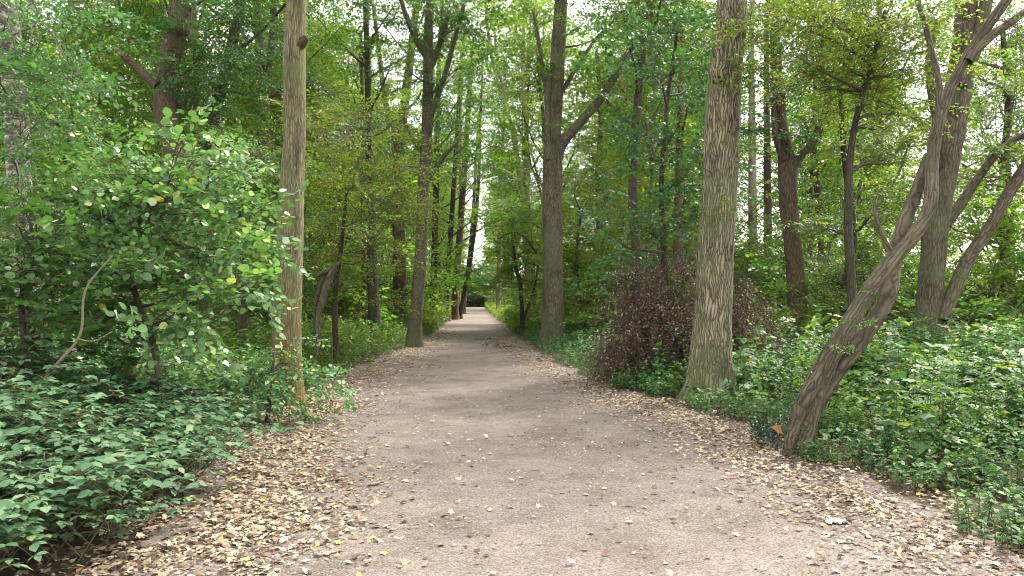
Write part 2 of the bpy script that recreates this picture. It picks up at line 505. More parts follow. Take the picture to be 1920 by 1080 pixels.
def ground_mat(name, kind):
    m, nt, N, L, o = new_mat(name)
    tc = N.new("ShaderNodeTexCoord")
    fine = N.new("ShaderNodeTexNoise"); fine.inputs['Scale'].default_value = 60 if kind == 'path' else 22
    fine.inputs['Detail'].default_value = 6; fine.inputs['Roughness'].default_value = .75
    big = N.new("ShaderNodeTexNoise"); big.inputs['Scale'].default_value = .9; big.inputs['Detail'].default_value = 6; big.inputs['Roughness'].default_value = .6
    for n in (fine, big): L.new(tc.outputs['Object'], n.inputs['Vector'])
    p = N.new("ShaderNodeBsdfPrincipled"); p.inputs['Roughness'].default_value = .93; p.inputs['Specular IOR Level'].default_value = .15
    b = N.new("ShaderNodeBump"); b.inputs['Distance'].default_value = .012; b.inputs['Strength'].default_value = .6
    if kind == 'path':
        vo = N.new("ShaderNodeTexVoronoi"); vo.inputs['Scale'].default_value = 95
        L.new(tc.outputs['Object'], vo.inputs['Vector'])
        sep = N.new("ShaderNodeSeparateColor"); L.new(vo.outputs['Color'], sep.inputs[0])
        r = ramp(N, [(0, (.044, .036, .031)), (.35, (.116, .094, .081)), (.68, (.192, .158, .137)), (.92, (.31, .265, .23)), (1, (.50, .46, .40))])
        mixf = N.new("ShaderNodeMix"); mixf.data_type = 'FLOAT'; mixf.inputs[0].default_value = .5
        L.new(sep.outputs[0], mixf.inputs[2]); L.new(fine.outputs['Fac'], mixf.inputs[3]); L.new(mixf.outputs[0], r.inputs['Fac'])
        big.inputs['Scale'].default_value = 1.6; big.inputs['Detail'].default_value = 9; big.inputs['Roughness'].default_value = .7
        r2 = ramp(N, [(.32, (.66, .63, .60)), (.5, (.95, .95, .95)), (.68, (1.18, 1.18, 1.18))])
        L.new(big.outputs['Fac'], r2.inputs['Fac'])
        mm = N.new("ShaderNodeMix"); mm.data_type = 'RGBA'; mm.blend_type = 'MULTIPLY'; mm.inputs[0].default_value = 1
        L.new(r.outputs['Color'], mm.inputs[6]); L.new(r2.outputs['Color'], mm.inputs[7]); L.new(mm.outputs[2], p.inputs['Base Color'])
        L.new(mixf.outputs[0], b.inputs['Height'])
    elif kind == 'meadow':
        r = ramp(N, [(.3, (.12, .19, .05)), (.6, (.20, .26, .08)), (.8, (.34, .34, .16))])
        L.new(fine.outputs['Fac'], r.inputs['Fac']); L.new(r.outputs['Color'], p.inputs['Base Color'])
        L.new(fine.outputs['Fac'], b.inputs['Height'])
    else:
        r = ramp(N, [(.3, (.028, .020, .014)), (.5, (.062, .043, .028)), (.68, (.12, .08, .05)), (.85, (.20, .15, .09))])
        L.new(fine.outputs['Fac'], r.inputs['Fac'])
        r2 = ramp(N, [(.4, (0, 0, 0)), (.7, (.5, .5, .5))])
        L.new(big.outputs['Fac'], r2.inputs['Fac'])
        mm = N.new("ShaderNodeMix"); mm.data_type = 'RGBA'; mm.inputs[7].default_value = (.04, .06, .02, 1)
        L.new(r2.outputs['Color'], mm.inputs[0]); L.new(r.outputs['Color'], mm.inputs[6]); L.new(mm.outputs[2], p.inputs['Base Color'])
        L.new(fine.outputs['Fac'], b.inputs['Height']); b.inputs['Distance'].default_value = .03
    L.new(b.outputs[0], p.inputs['Normal']); L.new(p.outputs[0], o.inputs['Surface'])
    return m


M['path'] = ground_mat('path_gravel', 'path')
M['soil'] = ground_mat('forest_floor', 'soil')
M['meadow'] = ground_mat('meadow_grass', 'meadow')
M['fallen'] = leaf_mat('fallen_leaf', [(0, (.07, .045, .03)), (.18, (.16, .10, .07)), (.40, (.30, .22, .15)), (.7, (.45, .37, .26)), (.93, (.57, .50, .36)), (.965, (.36, .15, .07)), (.985, (.42, .34, .16)), (1, (.42, .36, .08))], trans=.12, tint=(1, .95, .8), rough=.7, spec=.2, huevar=0)
M['paper'] = flat_mat('white_paper', (.78, .79, .82))

# ------------------------------------------------------------------ path edges (world x at distance y)
YE = np.array([-30, 2.0, 4.3, 5.4, 6.5, 8, 9.8, 14.2, 19, 24, 35, 60, 200])
XL = np.array([-2.6, -2.6, -2.35, -2.0, -2.2, -2.7, -3.0, -2.8, -2.6, -2.25, -1.95, -1.85, -1.8])   # undergrowth begins left of this
XR = np.array([3.2, 3.4, 3.4, 3.3, 3.25, 3.25, 3.3, 2.25, 1.95, 1.85, 1.8, 1.75, 1.7])           # and right of this


def xl(y): return np.interp(y, YE, XL)
def xr(y): return np.interp(y, YE, XR)


def sheet(name, xs, ys, zf, mat):
    mb = MB()
    X, Y = np.meshgrid(xs, ys)
    Z = zf(X, Y)
    V = np.stack([X, Y, Z], -1).reshape(-1, 3)
    nx, ny = len(xs), len(ys)
    i = (np.arange(ny - 1)[:, None] * nx + np.arange(nx - 1)[None]).ravel()
    mb.add(V, np.stack([i, i + 1, i + nx + 1, i + nx], -1))
    o = mb.build(name, mat)
    o['kind'] = 'structure'
    return o


def lump(X, Y):
    return (np.sin(X * 1.3 + Y * .7) * .5 + np.sin(X * .61 - Y * 1.1 + 2) * .5)


def gz(X, Y):
    """ground height: flat under the path, gently uneven and slightly raised in the wood"""
    d = np.maximum(0, np.abs(X) - 4.6)
    return np.minimum(d * .03, .12) + .04 * np.minimum(d, 1) * lump(X, Y) - .004 * 0


near = np.linspace(-30, 60, 181)
gx = np.concatenate([np.linspace(-700, -60, 9), np.linspace(-50, -12, 20), np.linspace(-11, 11, 90), np.linspace(12, 50, 20), np.linspace(60, 700, 9)])
gy = np.concatenate([np.linspace(-300, -40, 6), near, np.linspace(65, 200, 28), np.linspace(230, 900, 8)])
sheet('ground', gx, gy, gz, M['soil'])
# path: edge wobbles a little
ys = np.concatenate([np.linspace(-20, 60, 321), np.linspace(62, 230, 60)])
mb = MB()
wob = .10 * np.sin(ys * 1.7) + .07 * np.sin(ys * 4.3 + 1)
row = np.linspace(0, 1, 7)
Lx = xl(ys) - .15 + wob; Rx = xr(ys) + .15 + wob[::-1]
X = Lx[:, None] * (1 - row) + Rx[:, None] * row
Y = np.repeat(ys[:, None], 7, 1)
Z = np.full_like(X, .006) + gz(X, Y)
i = (np.arange(len(ys) - 1)[:, None] * 7 + np.arange(6)[None]).ravel()
mb.add(np.stack([X, Y, Z], -1).reshape(-1, 3), np.stack([i, i + 1, i + 8, i + 7], -1))
mb.build('path', M['path'])['kind'] = 'structure'
sheet('meadow', np.linspace(34, 260, 12), np.linspace(40, 300, 12), lambda X, Y: gz(X, Y) + .02 + 0 * X, M['meadow'])

# ------------------------------------------------------------------ fallen leaves (stuff)
fl = MB()
g = np.random.default_rng(3)


def fallen(n, y0, y1, power, fx, shape, s0, s1):
    y = y0 + (y1 - y0) * g.uniform(0, 1, n) ** power
    x = fx(y, n)
    m = (x > xl(y) - 2.2) & (x < xr(y) + 1.2)
    pn = .5 + .5 * np.sin(x * 5.1 + 2 * np.sin(y * 1.9)) * np.sin(y * 4.3 + 1.7 * np.sin(x * 2.7)) + .35 * np.sin(x * 13 + y * 7) * np.sin(y * 11 - x * 5)
    m &= g.uniform(0, 1, n) < .30 + .7 * pn
    x, y = x[m], y[m]; k = len(x)
    fr = euler_frames(g.uniform(0, 6.28, k), g.normal(0, .22, k), g.normal(0, .28, k))
    z = gz(x, y) + .014 + np.abs(g.normal(0, .010, k))
    scatter(fl, leaf_shape(shape), np.stack([x, y, z], 1), fr, s0 * .8 + (s1 * 1.15 - s0 * .8) * g.uniform(0, 1, k) ** 1.6)


left_fx = lambda y, n: xl(y) + np.abs(g.normal(0, .58, n)) * np.sign(g.uniform(-.35, 1, n)) + .10
right_fx = lambda y, n: xr(y) - np.abs(g.normal(0, .50, n)) * np.sign(g.uniform(-.3, 1, n)) - .05
mid_fx = lambda y, n: g.uniform(-2.2, 3.2, n)
fallen(16000, 3.4, 12, 1.0, left_fx, 'lobed', .022, .058)
fallen(10500, 3.4, 12, 1.0, right_fx, 'lobed', .02, .052)
fallen(14000, 3.6, 12, 1.0, left_fx, 'kite', .02, .05)
fallen(10000, 3.6, 12, 1.0, right_fx, 'kite', .02, .045)
fallen(20000, 11, 42, 1.3, left_fx, 'kite', .035, .075)
fallen(15000, 11, 42, 1.3, right_fx, 'kite', .03, .07)
fallen(1000, 3.2, 9, 1, mid_fx, 'lobed', .018, .05)
fallen(4200, 3.2, 12, 1, mid_fx, 'kite', .008, .034)
fallen(9000, 3.2, 14, 1, mid_fx, 'kite', .006, .018)
fallen(4200, 8, 45, 1.3, mid_fx, 'kite', .02, .055)
o = fl.build('fallen_leaves', M['fallen'])
tag(o, 'dry tan and cream fallen leaves strewn along both edges of the path', 'fallen leaves', kind='stuff')

# small grit and dark crumbs on the path
gr = MB()
n = 5000
y = 3.3 + 14 * g.uniform(0, 1, n) ** 1.2; x = g.uniform(-2, 3, n)
V = np.array([(1, 0, 0), (-.8, .7, 0), (-.6, -.9, 0), (.1, 0, .8)], float)
scatter(gr, (V, [np.array([(0, 1, 3), (1, 2, 3), (2, 0, 3)])]), np.stack([x, y, np.full(n, .006)], 1), euler_frames(g.uniform(0, 6.28, n), np.zeros(n), np.zeros(n)), g.uniform(.002, .010, n) * g.uniform(.5, 1.3, n))
tag(gr.build('grit', flat_mat('grit', (.07, .055, .045))), 'small dark crumbs and grit lying loose on the path', 'grit', kind='stuff')

# ------------------------------------------------------------------ spray kits
K = {}
K['oak'] = SprayKit(1, 7, shape=leaf_shape('kite'), leaf=.105, L=1.15, nside=10, per=7, spread=.5, droop=.2)
K['fine'] = SprayKit(2, 7, shape=leaf_shape('kite'), leaf=.055, L=.85, nside=12, per=8, spread=.5, droop=.15, tilt=.4)
K['hazel'] = SprayKit(3, 6, shape=leaf_shape('round'), leaf=.10, L=.75, nside=7, per=4, spread=.5, droop=.35, tilt=.5, twig=.005)
K['maple'] = SprayKit(4, 6, shape=leaf_shape('lobed'), leaf=.10, L=.8, nside=7, per=4, spread=.5, droop=.3, tilt=.4, twig=.005)
K['bushleaf'] = SprayKit(5, 7, shape=leaf_shape('oval'), leaf=.085, L=.8, nside=9, per=5, spread=.5, droop=.25, tilt=.5, twig=.005)
K['dead'] = SprayKit(6, 6, shape=leaf_shape('kite'), leaf=.065, L=.8, nside=10, per=6, spread=.4, droop=.9, tilt=.9, twig=.006)
K['ivy'] = SprayKit(7, 4, shape=leaf_shape('round'), leaf=.07, L=.45, nside=6, per=4, spread=.5, droop=.3, tilt=.6, twig=.004)


class Tree:
    """world-space builder; parts share one origin at the tree's base"""
    def __init__(self, name, label, cat, base, seed, bark, leafm='leaf_mid', kit='oak', group=None):
        self.base = np.asarray(base, float)
        self.g = np.random.default_rng(seed)
        self.seed = seed
        self.root = tag(empty(name, self.base), label, cat, group)
        self.bark, self.leafm, self.kit = bark, leafm, kit
        self.crown = MB(); self.wood = MB()
        self.axis = None

    # --- trunk given as world points + radii
    def trunk(self, pts, rad, sides=20, step=.22, rough=.035, flare=(.45, .5, 4, 0), own=True, wob=.0):
        p = spline(np.column_stack([pts, rad]), step)
        if wob:
            k = len(p); t = np.linspace(0, 1, k)
            for ax in (0, 1):
                p[:, ax] += wob * np.sin(t * self.g.uniform(6, 14) + self.g.uniform(0, 6)) * np.minimum(1, t * 4)
        V, F = tube(p[:, :3], p[:, 3], sides, rough, self.seed, flare)
        self.wood.add(V, F, 0, LASTA)
        if self.axis is None: self.axis = p
        return p

    def limb(self, pts, rad, sides=10, step=.25, rough=.04):
        """a limb of its own"""
        p = spline(np.column_stack([pts, rad]), step)
        V, F = tube(p[:, :3], p[:, 3], sides, rough, self.seed + 5)
        mb = MB(); mb.add(V - self.base, F, 0, LASTA)
        mb.build('limb', M[self.bark], self.root)
        return p

    def sprays(self, pos, az, pitch, roll, sc, kit=None, twigs=True):
        K[kit or self.kit].place(self.crown, pos, az, pitch, roll, sc, self.g, 0, 1, twigs)

    def leafy_limb(self, p0, az, el, L, r, n, curve=.4, spread=1.0, sc=1.0, kit=None, start=.3, inwood=True):
        """curved limb with branchlets and sprays along its outer part"""
        g = self.g
        t = np.linspace(0, 1, 7)
        a = az + np.cumsum(g.normal(0, .13, 7)); e = el + curve * t + np.cumsum(g.normal(0, .08, 7))
        d = np.stack([np.cos(a) * np.cos(e), np.sin(a) * np.cos(e), np.sin(e)], 1) * (L / 6)
        p = np.vstack([[0, 0, 0], np.cumsum(d, 0)[:-1]]) + p0
        rr = np.linspace(r, max(.006, r * .15), 7)
        V, F = tube(p, rr, 5, .05, 1)
        (self.wood if inwood else self.crown).add(V, F, 0 if inwood else 1, LASTA)
        self.along(p, n, spread, sc, kit, start)
        return p

    def along(self, p, n, spread=1.0, sc=1.0, kit=None, start=.3, up=.25):
        g = self.g
        k = len(p)
        s = start + (1 - start) * g.uniform(0, 1, n) ** .8
        idx = s * (k - 1)
        q = np.stack([np.interp(idx, np.arange(k), p[:, c]) for c in range(3)], 1)
        ax = p[-1] - p[0]; base_az = math.atan2(ax[1], ax[0])
        az = base_az + g.normal(0, 1.1, n)
        off = g.uniform(.1, 1, n) ** .8 * spread
        el = g.normal(.15, .5, n)
        o = q + np.stack([np.cos(az) * np.cos(el), np.sin(az) * np.cos(el), np.sin(el)], 1) * off[:, None]
        for a_, b_, f_ in zip(q, o, off):
            if f_ > .25:
                m_ = (a_ + b_) / 2 + g.normal(0, .06, 3) * f_
                self.crown.add(*tube([a_, m_, b_], [.012, .009, .006], 3, caps=False), 1)
        self.sprays(o, az + g.normal(0, .4, n), g.normal(up, .35, n), g.normal(0, .45, n), sc * g.uniform(.7, 1.25, n), kit)

    def clump(self, c, rad, n, frm=None, r=.03, sc=1.0, kit=None, pitch=.1, hang=0.0):
        """sprays filling an ellipsoid, joined by twigs to a limb from frm"""
        g = self.g
        c = np.asarray(c, float); rad = np.broadcast_to(np.asarray(rad, float), (3,))
        if frm is not None:
            frm = np.asarray(frm, float)
            L = np.linalg.norm(c - frm)
            m1 = frm * .6 + c * .4 + g.normal(0, .06, 3) * L; m2 = frm * .25 + c * .75 + g.normal(0, .05, 3) * L
            pth = spline(np.array([frm, m1, m2, c]), max(.12, L / 12))
            self.crown.add(*tube(pth, np.linspace(r, r * .3, len(pth)), 5, .06, 2), 1)
        d = g.normal(0, 1, (n, 3)); d /= np.linalg.norm(d, axis=1)[:, None]
        o = c + d * rad * (g.uniform(0, 1, n) ** .45)[:, None]
        az = np.arctan2(d[:, 1], d[:, 0]) + g.normal(0, .7, n)
        if frm is not None:
            seg = pth[-min(len(pth), 6):]
            for k in range(0, n, 2):
                a_ = seg[g.integers(0, len(seg))]
                m_ = (a_ + o[k]) / 2 + np.array([0, 0, .1 * np.linalg.norm(o[k] - a_)])
                self.crown.add(*tube([a_, m_, o[k]], [r * .25 + .003, .006, .004], 3, caps=False), 1)
        self.sprays(o, az, g.normal(pitch, .35, n) - hang, g.normal(0, .45, n), sc * g.uniform(.7, 1.25, n), kit)

    def top(self, z0, n=14, L=3.6, ns=10, sc=1.1, kit=None, el=.55, spread=1.1, r=.06, zend=None):
        """ordinary crown along the upper trunk"""
        g = self.g; ax = self.axis
        zs = ax[:, 2]; z1 = zs.max() if zend is None else zend
        for i in range(n):
            z = z0 + (z1 - z0) * ((i + g.uniform(0, 1)) / n)
            p0 = np.array([np.interp(z, zs, ax[:, c]) for c in range(3)])
            f = (z - z0) / max(.1, z1 - z0)
            self.leafy_limb(p0, i * 2.4 + g.normal(0, .4), el + .5 * f, L * (1.1 - .5 * f) * g.uniform(.7, 1.2), r * (1.1 - .6 * f), ns, sc=sc, kit=kit, spread=spread)

    def done(self, smooth=True):
        w = self.wood.build('trunk', M[self.bark], self.root, self.base) if self.wood.n else None
        c = self.crown.build('crown', [M[self.leafm], M['twig']], self.root, self.base) if self.crown.n else None
        return self.root


def px_tree(name, label, cat, D, pts, seed, bark, leafm='leaf_mid', kit='oak', zbase=None, top_to=None, rscale=1.0, group=None, **kw):
    """trunk from pixel points (px, py, width_px[, D]); first point is put on the ground"""
    W, Rd = [], []
    for i, q in enumerate(pts):
        d = q[3] if len(q) > 3 else D
        w = P(q[0], q[1], d)
        W.append(w); Rd.append(q[2] / 2 / 1400 * d * rscale)
    W = np.array(W)
    gzv = float(gz(W[0, 0], W[0, 1]))
    if W[0, 2] > gzv + .05:            # hidden base: carry it down to the ground
        d_ = W[0] - W[1]; d_ = d_ / max(.2, abs(d_[2])); nb = W[0] + d_ * (W[0, 2] - gzv) * np.array([.6, .6, 0])
        nb[2] = gzv - .03
        W = np.vstack([nb, W]); Rd = [Rd[0] * 1.12] + Rd
    else:
        W[0, 2] = gzv - .03
    if top_to:
        a = W[-1]; dr = (W[-1] - W[-2]); dr = dr / dr[2]; dr[:2] *= .5
        b = a + dr * (top_to - a[2]); mid = (a + b) / 2 + np.array([.15, .1, 0])
        W = np.vstack([W, mid, b]); Rd = Rd + [Rd[-1] * .7, Rd[-1] * .22]
    t = Tree(name, label, cat, W[0] * np.array([1, 1, 1]), seed, bark, leafm, kit, group)
    t.trunk(W, np.array(Rd), **kw)
    return t


def PL(pts, D):
    return np.array([P(q[0], q[1], q[3] if len(q) > 3 else D) for q in pts]), np.array([q[2] / 2 / 1400 * (q[3] if len(q) > 3 else D) for q in pts])


# ================================================================== hero trees
# T1 golden trunk, left
t = px_tree('woodland_tree', 'straight golden tan trunk with orange lichen low down, at the left path edge', 'tree', 11.3,
            [(537, 758, 62), (538, 690, 55), (538, 600, 52), (543, 450, 50), (547, 350, 45), (552, 250, 40), (552, 120, 42), (556, 0, 37)], 101, 'bark_tan', top_to=17, sides=40, step=.1, rough=.012, flare=(.3, .35, 3, 1))
b = MB(); c = P(568, 72, 11.2)
th = np.linspace(0, 2 * PI, 12, endpoint=False)
kn = spline(np.array([P(556, 95, 11.25), P(566, 80, 11.2), P(574, 70, 11.15)]), .03)
V, F = tube(kn, np.linspace(.10, .045, len(kn)), 12, .18, 4); b.add(V - t.base, F, 0, LASTA); b.build('burl', M['bark_dark'], t.root)
t.top(7.2, 11, 3.2, 7, kit='oak'); t.done()

# T2 big oak trunk, right
t = px_tree('woodland_tree', 'thickest upright trunk with deeply furrowed tan bark, just in front of the dead brown bush', 'tree', 12.1,
            [(1330, 748, 88), (1331, 690, 78), (1336, 600, 70), (1343, 450, 67), (1350, 350, 64), (1354, 250, 65), (1358, 160, 64), (1368, 60, 56), (1373, 0, 55)], 102, 'bark_oak', top_to=19, sides=48, step=.09, rough=.014, flare=(.30, .55, 5, 2))
kn = spline(np.array([P(1350, 150, 11.95), P(1345, 140, 11.85), P(1352, 128, 11.9)]), .03)
b = MB(); V, F = tube(kn, np.linspace(.13, .09, len(kn)), 12, .22, 9); b.add(V - t.base, F, 0, LASTA); b.build('burl', M['bark_oak'], t.root)
for (px, py, s, n) in ((1385, 55, .35, 5), (1335, 95, .3, 4), (1340, 395, .22, 3), (1348, 400, .18, 3), (1330, 318, .22, 3), (1368, 120, .25, 3)):
    t.clump(P(px, py, 11.75), s, n, frm=P(px + (8 if px < 1350 else -8), py + 15, 12.0), r=.008, sc=.42, kit='bushleaf')
t.top(7.8, 11, 3.6, 7, kit='oak'); t.done()

# T3 centre-right forked trunk
t = px_tree('woodland_tree', 'tall grey trunk at the right path edge with a long limb sweeping up right', 'tree', 24,
            [(1036, 655, 47), (1037, 600, 40), (1036, 500, 37), (1035, 400, 36), (1036, 330, 37), (1036, 270, 32), (1040, 190, 30), (1046, 100, 27), (1052, 0, 24)], 103, 'bark_grey', leafm='leaf_mid', top_to=21, sides=28, step=.2, rough=.02, flare=(.5, .45, 4, .5))
w, r = PL([(1040, 320, 22), (1052, 272, 20), (1085, 232, 17), (1130, 180, 15), (1165, 120, 13), (1195, 70, 11), (1225, 10, 10), (1245, -60, 8)], 24)
la = t.limb(w, r)
w, r = PL([(1028, 300, 16, 23.8), (1026, 220, 13, 23.8), (1027, 140, 12, 23.8)], 24)
t.limb(w, r, rough=.09)
w, r = PL([(1055, 170, 9), (1085, 120, 7), (1120, 70, 6), (1170, 20, 5)], 24); lb = t.limb(w, r, 6)
w, r = PL([(1034, 230, 9), (1020, 150, 8), (1012, 90, 7), (1000, 20, 6)], 24.3); lc = t.limb(w, r, 6)
t.along(la[:, :3], 30, 1.6, 1.0, start=.35); t.along(lb[:, :3], 14, 1.2, .9, start=.4); t.along(lc[:, :3], 10, 1.2, .9, start=.4)
for (px, py, d, s, n) in ((985, 110, 24.5, 1.1, 10), (1095, 35, 24, 1.2, 10), (1010, 250, 24, .6, 5), (1180, 40, 24, 1.0, 8), (1075, 130, 23.5, .7, 6)):
    t.clump(P(px, py, d), s, n, frm=P(1045, py + 50, 24), r=.04)
t.top(11, 12, 4, 12, zend=20); t.done()

# T4 slim trunk, left edge of path
t = px_tree('woodland_tree', 'grey trunk leaning slightly over the left edge of the path, crown forking high up', 'tree', 25,
            [(775, 652, 30), (778, 610, 25), (786, 520, 24), (790, 450, 23), (794, 350, 22), (800, 260, 21), (803, 150, 20), (803, 70, 18), (806, 0, 14)], 104, 'bark_grey', leafm='leaf_dark', top_to=20, sides=22, step=.22, rough=.02, flare=(.5, .4, 3, .5))
for pts in ([(803, 110, 14), (778, 70, 11), (762, 30, 9), (745, -20, 7)], [(806, 220, 13), (828, 160, 10), (848, 90, 9), (870, 10, 8)],
            [(804, 140, 12), (825, 80, 10), (842, 20, 8)], [(800, 300, 9), (770, 250, 7), (752, 205, 5)], [(796, 350, 9), (828, 300, 7), (856, 268, 5)]):
    w, r = PL(pts, 25); q = t.limb(w, r, 8); t.along(q[:, :3], 16, 1.4, .95, start=.3)
for (px, py, s, n) in ((845, 60, 1.3, 16), (860, 130, 1.0, 12), (830, 200, .9, 10), (770, 40, 1.1, 12), (850, 240, .8, 10), (745, 110, .8, 8), (820, 20, 1.2, 14), (775, 170, .7, 6)):
    t.clump(P(px, py, 25), s, n, frm=P(804, py + 50, 25), r=.035)
t.top(12, 10, 4, 12, zend=19); t.done()

# T5, T6: trunks among the herbs at left
t = px_tree('woodland_tree', 'dark straight trunk in the herbs left of the path, a thin stem close behind', 'tree', 27.5,
            [(703, 640, 24), (701, 580, 21), (698, 500, 20), (696, 400, 17), (692, 300, 14), (690, 150, 12), (686, 0, 10)], 105, 'bark_dark', top_to=16, sides=16, step=.3, rough=.03)
t.top(7, 12, 3, 12, kit='oak'); t.done()
t = px_tree('woodland_tree', 'pale mossy stem close behind a dark trunk in the herbs left of the path', 'tree', 31,
            [(686, 600, 13), (684, 540, 12), (682, 400, 10), (680, 200, 8), (676, 60, 7)], 106, 'bark_grey', leafm='leaf_light', top_to=13, sides=12, step=.4, rough=.03)
t.top(4.5, 14, 2.4, 11, kit='oak'); t.done()
t = px_tree('woodland_tree', 'stout dark brown trunk deep in the herbs, left of the slim leaning path-side trunk', 'tree', 36,
            [(751, 600, 27), (750, 540, 25), (748, 470, 24), (747, 360, 22), (750, 260, 19), (762, 170, 17), (775, 60, 14), (782, 0, 13)], 107, 'bark_brown', leafm='leaf_mid', top_to=24, sides=18, step=.3, rough=.03)
for pts in ([(750, 290, 14), (725, 200, 11), (712, 110, 9), (700, 10, 7)], [(748, 400, 10), (770, 320, 8), (786, 250, 6)]):
    w, r = PL(pts, 36); q = t.limb(w, r, 8); t.along(q[:, :3], 20, 1.8, 1.1)
t.top(8, 14, 4.5, 16); t.done()

# row of trunks receding along the left edge
rowL = [(812, 607, 15, 46, (818, 330), 'slender dark trunk, first in the line receding past the slim path-side trunk', 'bark_dark'),
        (836, 598, 12, 55, (852, 330), 'leaning dark trunk, second in the line receding along the left path edge', 'bark_dark'),
        (851, 601, 15, 60, (868, 360), 'stout brown trunk where the line of trees meets the left path edge', 'bark_brown'),
        (860, 596, 8, 66, (862, 440), 'thin pale pole of a trunk at the left path edge near the sunlit patch', 'bark_pale'),
        (868, 586, 9, 84, (884, 440), 'distant dark trunk at the left path edge beyond the sunlit patch', 'bark_dark')]
for k, (px, py, w_, d, (qx, qy), lab, bk) in enumerate(rowL):
    t = px_tree('woodland_tree', lab, 'tree', d, [(px, py, w_), (px * .75 + qx * .25, py * .7 + qy * .3, w_ * .85), (qx, qy, w_ * .75), (qx + (qx - px) * .9, qy - 230, w_ * .55)], 110 + k, bk, leafm='leaf_light' if k % 2 else 'leaf_mid', top_to=23, sides=12, step=.6, rough=.03)
    t.top(6, 16, 4.2, 14, sc=1.25); t.done()
# leaning thin bare stem with fork crossing the gap
t = px_tree('woodland_tree', 'slender dark tree leaning right over the path, its bare stem rising from the left row', 'tree', 62,
            [(862, 590, 8), (880, 500, 8), (893, 400, 7), (899, 300, 6), (900, 230, 5)], 118, 'bark_dark', leafm='leaf_mid', top_to=24, sides=8, step=.6)
t.top(13, 10, 3.4, 12, sc=1.2); t.done()

# T10 thick curved trunk far left
t = px_tree('woodland_tree', 'thick brown trunk bending in an S above the tall light green shrub', 'tree', 19.5,
            [(408, 672, 56), (405, 610, 50), (398, 545, 47), (375, 430, 44), (345, 330, 42), (322, 260, 40), (308, 190, 38), (318, 110, 37), (336, 50, 40), (340, 0, 42)], 120, 'bark_brown', leafm='leaf_dark', top_to=18, sides=28, step=.2, rough=.03, flare=(.4, .3, 4, 1))
w, r = PL([(296, 160, 20), (270, 140, 14), (240, 112, 12), (215, 90, 9)], 19.3); t.limb(w, r, rough=.12)
for (px, py, s, n) in ((310, 15, .8, 10), (360, 40, .7, 8), (345, 150, .4, 5)):
    t.clump(P(px, py, 18.5), s, n, frm=P(330, py + 20, 19.4), r=.02, sc=.8)
t.top(9, 14, 4.5, 11); t.done()
t = px_tree('woodland_tree', 'dark crooked trunk between the S-bent trunk and the golden tan trunk', 'tree', 22,
            [(418, 640, 30), (410, 520, 27), (400, 400, 25), (398, 280, 24), (404, 200, 22), (425, 130, 21), (440, 60, 20), (452, 0, 18)], 121, 'bark_dark', leafm='leaf_blue', top_to=18, sides=18, step=.25, rough=.05)
for (px, py, s, n) in ((385, 140, 1.0, 24), (440, 120, .9, 20), (470, 30, .9, 18), (410, 60, .9, 16), (480, 160, .7, 12), (365, 190, .7, 10)):
    t.clump(P(px, py, 20), s, n, frm=P(415, py + 40, 21.6), r=.03, sc=.9)
t.top(8.5, 12, 4, 11); t.done()
t = px_tree('woodland_tree', 'twin-stemmed grey trunk rising behind the golden tan trunk, on its left', 'tree', 27,
            [(498, 600, 30), (498, 450, 28), (496, 300, 26), (492, 200, 24), (487, 100, 17), (482, 0, 15)], 122, 'bark_grey', leafm='leaf_mid', top_to=20, sides=18, step=.3, rough=.04)
w, r = PL([(496, 190, 16), (508, 100, 13), (514, 0, 12), (518, -80, 9)], 27); t.limb(w, r)
t.top(8, 14, 4, 13); t.done()

# birch at the far left
t = px_tree('birch_tree', 'birch with peeling cream and black bark at the far left, half veiled by leaves', 'tree', 9.2,
            [(62, 640, 44), (52, 560, 42), (44, 440, 40), (34, 320, 40), (30, 220, 42), (22, 120, 44), (8, 20, 40), (0, -40, 38)], 123, 'bark_birch', leafm='leaf_blue', kit='bushleaf', top_to=13, sides=28, step=.1, rough=.05)
for (px, py, d, s, n) in ((60, 30, 7.0, .35, 9), (90, 90, 6.8, .26, 7), (20, 60, 7, .35, 8), (110, 150, 6.8, .2, 4), (35, 330, 7.5, .35, 7), (60, 240, 7.4, .3, 5), (110, 285, 7.4, .26, 5),
                          (10, 180, 7.2, .3, 6), (20, 440, 7.6, .45, 9), (80, 400, 7.6, .4, 7), (60, 500, 7.5, .4, 8), (130, 215, 7.4, .25, 4), (150, 20, 7.5, .35, 5)):
    t.clump(P(px, py, d), s, n, frm=P(28, py - 30, 9.0), r=.012, sc=.6)
for k in range(26):
    py = t.g.uniform(-10, 600); t.clump(P(30 + t.g.normal(0, 22), py, 8.3), .28, 4, frm=P(28, py - 20, 9.1), r=.01, sc=.5)
t.top(6, 10, 3, 10, sc=1); t.done()

# stump at left
st = px_tree('tree_stump', 'dark rotten stump standing in the gloom beside the brambles at far left', 'stump', 8.6,
             [(62, 735, 58), (66, 690, 50), (64, 640, 46), (70, 600, 40), (64, 575, 30)], 124, 'bark_dark', sides=22, step=.06, rough=.10, flare=(.2, .3, 4, 0))
st.done()

# thin leaning grey stems with a dead crossbar (left, beyond golden trunk)
t = px_tree('dead_tree', 'thin grey dead stem leaning beside the golden tan trunk, broken off at the top', 'dead tree', 15.5,
            [(590, 697, 13), (594, 640, 11), (598, 590, 11), (608, 550, 13), (620, 515, 13), (626, 500, 12)], 125, 'bark_grey', sides=14, step=.08, rough=.10, flare=(.2, .3, 3, 0))
w, r = PL([(592, 640, 6), (590, 580, 6), (602, 530, 7), (618, 505, 5)], 15.6); t.limb(w, r, 8)
w, r = PL([(596, 516, 7), (620, 505, 10), (640, 490, 4)], 15.5); t.limb(w, r, 8, rough=.15)
t.done()

